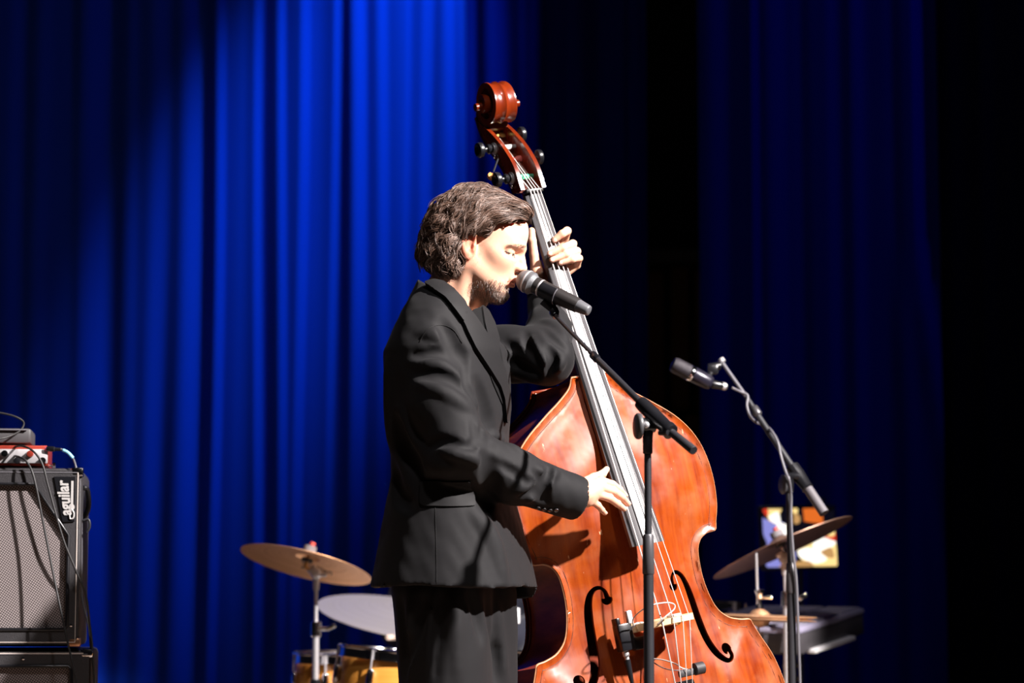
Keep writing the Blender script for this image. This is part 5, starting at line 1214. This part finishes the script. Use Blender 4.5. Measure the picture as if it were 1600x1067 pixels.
def cabinet(xr, z0, z1, w, label, diag, feet):
    s = empty('speaker_cabinet', AP(xr-w/2, .2, 0 if feet else z0)); tag(s, label, 'speaker cabinet', None)
    mk('cabinet_body', *box(AP(xr-w/2, .21, (z0+z1)/2), (w, .40, z1-z0), AX, .012), M_tolex, s, 40)
    t = .028; h = z1-z0
    bz = MB()                                          # the raised front frame
    g = [(-w+.035, z0+.040), (-.032-.006, z0+.040), (-.030, z0+.048)]+([(-.030, z0+h*.62), (-.112, z1-.040)] if diag else [(-.048, z1-.048), (-.055, z1-.040)])+[(-w+.035, z1-.040)]
    out = [(-w+.006, z0+.006), (-.006, z0+.006), (-.006, z1-.006), (-w+.006, z1-.006)]
    vv, ff = fill(np.array(out), [np.array(g)], .08)
    V, Fc = thick(vv, ff, -.001, .012, lambda a, b, q: AP(xr+a, -q, b), -ey_)
    mk('front_frame', V, Fc, M_tolex, s, 30)
    vv, ff = fill(np.array(g), (), .05); V, Fc = thick(vv, ff, -.002, .002, lambda a, b, q: AP(xr+a, -q-.001, b), -ey_); nn_ = len(vv)
    mk('grille_cloth', V, Fc, M_cloth, s, 30, uv=np.vstack([vv, vv]))
    lp = np.array(g+[g[0]]); mk('grille_edge', *tube([AP(xr+a, -.012, b) for a, b in lp], .0045, 8), M_blackplast, s, 60)
    o2 = [(-.010, z1-.012), (-.010, z0+.010), (-w+.01, z0+.010)]
    mk('piping', *tube([AP(xr+a, -.0125, b) for a, b in (o2 if diag else [(-.02, z1-.010), (-w, z1-.010)])], .0016, 6), M_pipe, s, 60)
    mk('piping', *tube([AP(xr+a, -.0125, b) for a, b in [(-.010, z1-.012), (-w+.01, z1-.012)]], .0013, 6), M_gcable, s, 60)
    for zz in (z0, z1):
        c = MB(); sg = 1 if zz == z0 else -1
        c.add(*box(AP(xr-.012, -.006, zz+sg*.010), (.030, .014, .022), AX, .006)); c.add(*box(AP(xr-.001, .012, zz+sg*.010), (.006, .036, .022), AX, .003)); c.build('corner_guard', M_copper if zz == z0 else M_chrome, s)
    for a, b in ((-.045, z0+.022), (-.16, z1-.022)) if not diag else ((-.02, z0+.05), (-.30, z1-.022)):
        mk('screw', *lathe([(0, .004), (.002, .0035), (.003, .001)], AP(xr+a, -.012, b), -ey_, 12), M_chrome, s, 50)
    if feet:
        for a in (-w+.06, -.06):
            for b in (.05, .37): mk('rubber_foot', *lathe([(0, .018), (.02, .022), (.03, .022)], AP(xr+a, b, 0), (0, 0, 1), 16), M_rubber, s, 50)
    return s
top = cabinet(0, zm, zt, .46, 'black upper speaker cabinet with silver grille and slanted logo corner', True, False)
# carrying handle on the side
hm = MB(); hm.add(*tube(catmull([AP(.0, .05, zt-.045), AP(.010, .06, zt-.050), AP(.012, .09, zt-.09), AP(.0, .10, zt-.12)], 5), .006, 8)); hm.build('handle', M_blackplast, top)
mk('side_hook', *tube(catmull([AP(.0, .03, zt-.125), AP(.015, .03, zt-.122), AP(.018, .03, zt-.14), AP(.010, .03, zt-.155)], 5), .003, 8), M_blackmetal, top)
lgp = [(-.066, zt-.022), (-.016, zt-.022), (-.016, zt-.128), (-.044, zt-.130)]
vv, ff = fill(np.array(lgp), (), .05); V, Fc = thick(vv, ff, .011, .016, lambda a, b, q: AP(a, -q, b), -ey_)
plate = mk('logo_plate', V, Fc, M_blackplast, top, 30)
V, Fc = textmesh('aguilar', .036, .0011, .15)
def LP(V, cx, cz, tilt=0):
    t = R(90+tilt); c, s_ = math.cos(t), math.sin(t); a = V[:, 0]*c-V[:, 1]*s_; b = V[:, 0]*s_+V[:, 1]*c
    return np.array([AP(cx+p, -.0175-q, cz+r_) for p, q, r_ in zip(a, V[:, 2], b)])
M_logo = mat('silver logo', (.6, .58, .57), .4, .3)
mk('logo_lettering', LP(V*[.88, 1.05, 1], -.040, zt-.074, 7), Fc, M_logo, plate, False, label='silver script lettering')
mk('logo_underline', *box(AP(-.0225, -.0175, zt-.068), (.0055, .002, .072), AX), M_logo, plate, False)
mk('logo_swash', *tube(catmull([AP(-.0225, -.0175, zt-.100), AP(-.018, -.0175, zt-.108), AP(-.019, -.0175, zt-.120), AP(-.026, -.0175, zt-.122), AP(-.028, -.0175, zt-.112)], 5), .0022, 6), M_logo, plate, 60)
cabinet(.030, .03, zm-.006, .52, 'black lower speaker cabinet standing on the stage floor', False, True)
# red preamp with knobs and black box on it
zr = zt+.003; zr1 = P(60, 694, .34)[2]
pre = empty('preamp', AP(-.16, .15, zr)); tag(pre, 'small red and steel preamp box with cables on the upper speaker cabinet', 'preamp')
M_red = mat('red anodised metal', (.40, .05, .03), .35, .6)
mk('case', *box(AP(-.085-.12, .13, (zr+zr1)/2), (.24, .20, zr1-zr-.006), AX, .003), M_red, pre, 35)
mk('front_panel', *box(AP(-.085-.12, .026, (zr+zr1)/2-.002), (.242, .006, (zr1-zr)*.62), AX, .002), M_satin, pre, 35)
for i in range(7):
    a = -.095-.030*i; kz = zr+.015+.016*(i % 2)
    mk('knob', *lathe([(0, .0075), (.002, .0085), (.012, .0075), (.013, .003)], AP(a, .023, kz), -ey_, 18), (M_chrome, M_red, M_blackplast)[i % 3], pre, 50)
mk('side_bolt', *lathe([(0, .003), (.008, .003), (.009, .007), (.016, .007)], AP(-.085, .10, zr+.008), ex_, 12), M_chrome, pre, 50)
zb1 = P(30, 669, .34)[2]; bxx = empty('tuner_box', AP(-.2, .15, zr1)); tag(bxx, 'dark grey flat box lying on top of the red preamp', 'box')
M_grey = mat('dark grey plastic', (.055, .052, .056), .5)
mk('case', *box(AP(-.125-.12, .12, (zr1+zb1)/2+.001), (.24, .16, zb1-zr1-.002), AX, .007), M_grey, bxx, 40); mk('lid_rim', *box(AP(-.127-.12, .036, zb1-.004), (.225, .006, .003), AX, .001), M_gcable, bxx, 40); mk('latch', *box(AP(-.235, .035, zb1-.006), (.028, .006, .009), AX, .002), M_satin, bxx, 40)
def cable(name, pts, r, m, label, n=8):
    c = mk(name, *tube(catmull(pts, n), r, 8), m, loc=pts[0]); tag(c, label, 'cable'); return c
Ya = .28
c1 = cable('instrument_cable', [P(72, 701, .33), P(84, 701.5, .33), P(96, 702, .33), P(106, 707, .33), P(114, 716, .33), P(120, 735, .315), P(126, 770, .34), P(127.5, 850, .36), P(128, 930, .37), P(138, 975, .36), P(142, 1012, .33), P(150, 1090, .31), P(158, 1250, .3), AP(.08, 0, .01), AP(.3, -.1, .008)], .0026, M_gcable, 'cable with light blue tape running down the right side of the speaker cabinets')
mb = MB(); q0, q1 = P(73, 701, .33), P(95, 702, .33); mb.add(*lathe([(0, .006), (.001, .0066), (.018, .0066), (.02, .0045), (.034, .0038)], q0, unit(q1-q0), 14)); mb.build('plug', M_blackplast, c1)
mk('plug_ring', *lathe([(-.004, .0045), (0, .0045)], q0, unit(q1-q0), 12), mat('pink plug sleeve', (.6, .1, .2), .4), c1)
mk('tape', *tube(catmull([P(98, 703, .33), P(106, 707, .33), P(114, 715.5, .33)], 5), .0042, 10), M_tape, c1, label='light blue tape')
cable('instrument_cable', [P(22, 712, .33), P(30, 714, .29), P(42, 722, .27), P(54, 750, .26), P(72, 840, .26), P(90, 930, .25), P(106, 1005, .235), P(120, 1070, .22), P(135, 1200, .2), AP(-.05, -.15, .01), AP(.2, -.3, .008)], .0026, M_cable, 'grey-edged cable hanging across the grille of the speaker cabinets')
cable('instrument_cable', [P(24, 698, .33), P(36, 697, .29), P(52, 705, .27), P(66, 725, .265), P(76, 762, .265), P(98, 840, .27), P(118, 890, .28), P(134, 930, .30), P(140, 975, .33), P(144, 1010, .32), P(149, 1100, .31), P(154, 1240, .3), AP(.06, -.03, .01), AP(.25, -.2, .008)], .0026, M_cable, 'black cable crossing the logo corner and frame of the upper speaker cabinet')
cable('power_cable', [P(-40, 640, .36), P(0, 645, .36), P(24, 651, .36), P(37, 660, .36), P(32, 672, .34), P(16, 681, .31), P(-4, 686, .29), P(-40, 690, .28)], .0024, M_cable, 'loop of black cable over the dark grey flat box')
# ------------------------------------------------------------------ tablet screen, drum pad
sY = 2.9; c = [P(1189, 795, sY), P(1301, 793, sY+.03), P(1306, 883, sY+.03), P(1194, 887, sY)]
ex2 = unit(c[1]-c[0]); nz2 = unit(np.cross(ex2, c[0]-c[3])); ez2 = np.cross(nz2, ex2)*1.0
if nz2[1] > 0: nz2 = -nz2
ez2 = unit(c[0]-c[3]); ww = np.linalg.norm(c[1]-c[0]); hh2 = np.linalg.norm(c[0]-c[3]); cen = sum(c)/4
tab = empty('tablet', cen); tag(tab, 'lit tablet screen with white, yellow and red picture behind the steep bronze cymbal', 'tablet')
mk('case', *box(cen-nz2*.006, (ww+.022, .010, hh2+.020), [ex2, -nz2, ez2], .004), M_blackplast, tab, 40)
def em(n, c_, s=1.0): m = mat(n, c_, .5, emit=s); m.node_tree.nodes['Principled BSDF'].inputs['Base Color'].default_value = (0, 0, 0, 1); return m
cols = [em('screen black', (.003, .003, .008), 1), em('screen lavender', (.28, .28, .72), 1), em('screen white', (1.0, .95, .85), 1.5), em('screen yellow', (1, .72, .28), 1.2), em('screen red', (.75, .05, .02), 1), em('screen orange', (.8, .16, .02), 1), em('screen blue', (.08, .08, .45), 1), em('screen tan', (.6, .33, .12), 1)]
def blob(pts, ci, lay, smooth=True):
    p = catmull([(a, b, 0) for a, b in pts+[pts[0]]], 4)[:, :2] if smooth else np.array(pts)
    p = np.clip(p, [1190.5, 794.5], [1304.5, 885]); q = []
    for x, y in p:
        u = (x-1189)/113.5; v = (y-794)/91; q.append(cen+ex2*(u-.5)*ww+ez2*(.5-v)*hh2+nz2*(.0004+.00025*lay))
    n = len(q); return np.array(q), [list(range(n))]
scr = MB()
for ly, (pts, ci, sm) in enumerate([([(1190, 794), (1305, 794), (1305, 886), (1190, 886)], 0, False), ([(1190, 808), (1200, 812), (1225, 818), (1238, 850), (1235, 886), (1194, 886), (1196, 850), (1188, 828)], 1, True),
        ([(1195, 850), (1225, 855), (1222, 870), (1196, 868)], 6, True), ([(1196, 797), (1200, 794), (1222, 795), (1216, 806), (1217, 822), (1200, 812)], 3, False), ([(1200, 806), (1215, 800), (1218, 818), (1206, 815)], 2, True), ([(1191, 796), (1199, 794), (1200, 803), (1196, 805)], 4, True),
        ([(1213, 815), (1232, 822), (1234, 835), (1215, 832)], 2, True), ([(1238, 794), (1246, 794), (1246, 802), (1239, 802)], 3, True), ([(1240, 802), (1249, 806), (1249, 816), (1240, 818)], 7, True), ([(1255, 795), (1285, 795), (1286, 820), (1256, 815)], 5, False),
        ([(1242, 856), (1270, 842), (1276, 838), (1275, 846), (1300, 845), (1305, 860), (1304, 885), (1262, 884), (1246, 870)], 3, True), ([(1243, 860), (1262, 856), (1284, 868), (1287, 876), (1268, 880), (1246, 870)], 2, True), ([(1268, 848), (1290, 840), (1304, 848), (1296, 856), (1280, 864), (1268, 858)], 2, True),
        ([(1282, 838), (1294, 828), (1303, 832), (1304, 846), (1290, 842)], 4, True), ([(1288, 836), (1296, 826), (1303, 828), (1302, 838), (1293, 839)], 3, True), ([(1278, 862), (1296, 856), (1300, 872), (1286, 870)], 7, True), ([(1216, 880), (1258, 876), (1262, 886), (1216, 886)], 7, True)]):
    scr.add(*blob(pts, ci, ly, sm), ci)
mk('screen', np.vstack(scr.V), scr.F, cols, tab, False, mi=scr.M)
tst = empty('tablet_stand', cen*[1, 1, 0]); tag(tst, 'thin black stand holding the lit tablet', 'stand')
bx_ = cen+np.array([.01, .03, 0]); mk('pole', *tube([(bx_[0], bx_[1], .14), bx_-[0, 0, .0]], .007, 12), M_blackmetal, tst, 50); mk('mount', *box(cen-nz2*.020, (.06, .018, .06), [ex2, -nz2, ez2], .004), M_blackplast, tst, 40); tripod(tst, bx_, .14, .010, M_blackmetal, .26, a0=50)
for q in ((1284, 781), (1295, 793)):
    mk('clamp_ball', *lathe([(-.014, .004), (-.011, .011), (0, .0155), (.011, .011), (.014, .004)], P(*q, 2.93), (.3, -1, .2), 18), mat('black ball', (.03, .03, .032), .3) if q[0] == 1284 else bpy.data.materials['black ball'], tst)
mk('clamp_arm', *tube([P(1295, 793, 2.94), P(1285, 800, 2.95), bx_+[0, 0, .03]], .005, 8), M_blackmetal, tst)
# drum pad
c0_ = P(1250, 988, 1.75); ddx = unit(P(1350, 957, 2.25)-c0_); Lp = np.linalg.norm(P(1350, 957, 2.25)-c0_)
up_ = unit(np.array([-.05, -.14, 1])-ddx*(np.array([-.05, -.14, 1])@ddx)); bk_ = np.cross(up_, ddx)
pad = empty('electronic_drum_pad', c0_*[1, 1, 0]); tag(pad, 'grey-lilac electronic drum pad on a stand right of the double bass', 'drum pad')
M_pad = mat('lilac grey plastic', (.26, .24, .33), .5); M_pad2 = mat('dark pad rubber', (.20, .19, .25), .7); M_padd = mat('dark grey side', (.05, .045, .05), .5)
PD = lambda a, b, h: c0_+ddx*a+bk_*b+up_*h
L3 = .36; mk('case', *box(PD(Lp/2-.0, L3/2, -.035), (Lp, L3, .065), [ddx, bk_, up_], .008), M_padd, pad, 40); mk('top_cover', *box(PD(Lp/2, L3/2, .004), (Lp+.006, L3+.006, .020), [ddx, bk_, up_], .008), M_pad, pad, 40)
for i in range(3):
    for j in range(3): mk('striking_pad', *box(PD(Lp*(.17+.33*i), L3*(.17+.33*j), .0155), (Lp*.29, L3*.29, .008), [ddx, bk_, up_], .003), M_pad2, pad, 40)
mk('mounting_bar', *box(PD(Lp*.5-.03, -.004, -.064), (Lp*.62, .03, .014), [ddx, bk_, up_], .003), M_white, pad, 40, label='white mounting bar')
pc_ = PD(Lp*.42, .12, -.07); mk('post', *tube([pc_, (pc_[0], pc_[1], .16)], .011, 14), M_chrome, pad, 50)
for z_ in (.10, .14, .18):
    mk('wing_bolt', *lathe([(-.03, .004), (-.028, .008), (.028, .008), (.03, .004)], pc_-[0, .012, z_-.04], (1, .2, .1), 14), M_chrome, pad, 50)
tripod(pad, pc_, .14, .011, M_chrome, .24, a0=15)

# repeats of one kind share a group
for cat, g in (('cymbal', 'cymbals of the drum kit'), ('drum', 'drums of the kit'), ('microphone', 'microphones on the stage'), ('microphone stand', 'boom microphone stands'), ('cable', 'cables on the stage'),
               ('speaker cabinet', 'stacked speaker cabinets'), ('curtain', 'curtains behind the players'), ('cymbal stand', 'cymbal stands of the drum kit')):
    for o in bpy.data.objects:
        if o.get('category') == cat: o['group'] = g
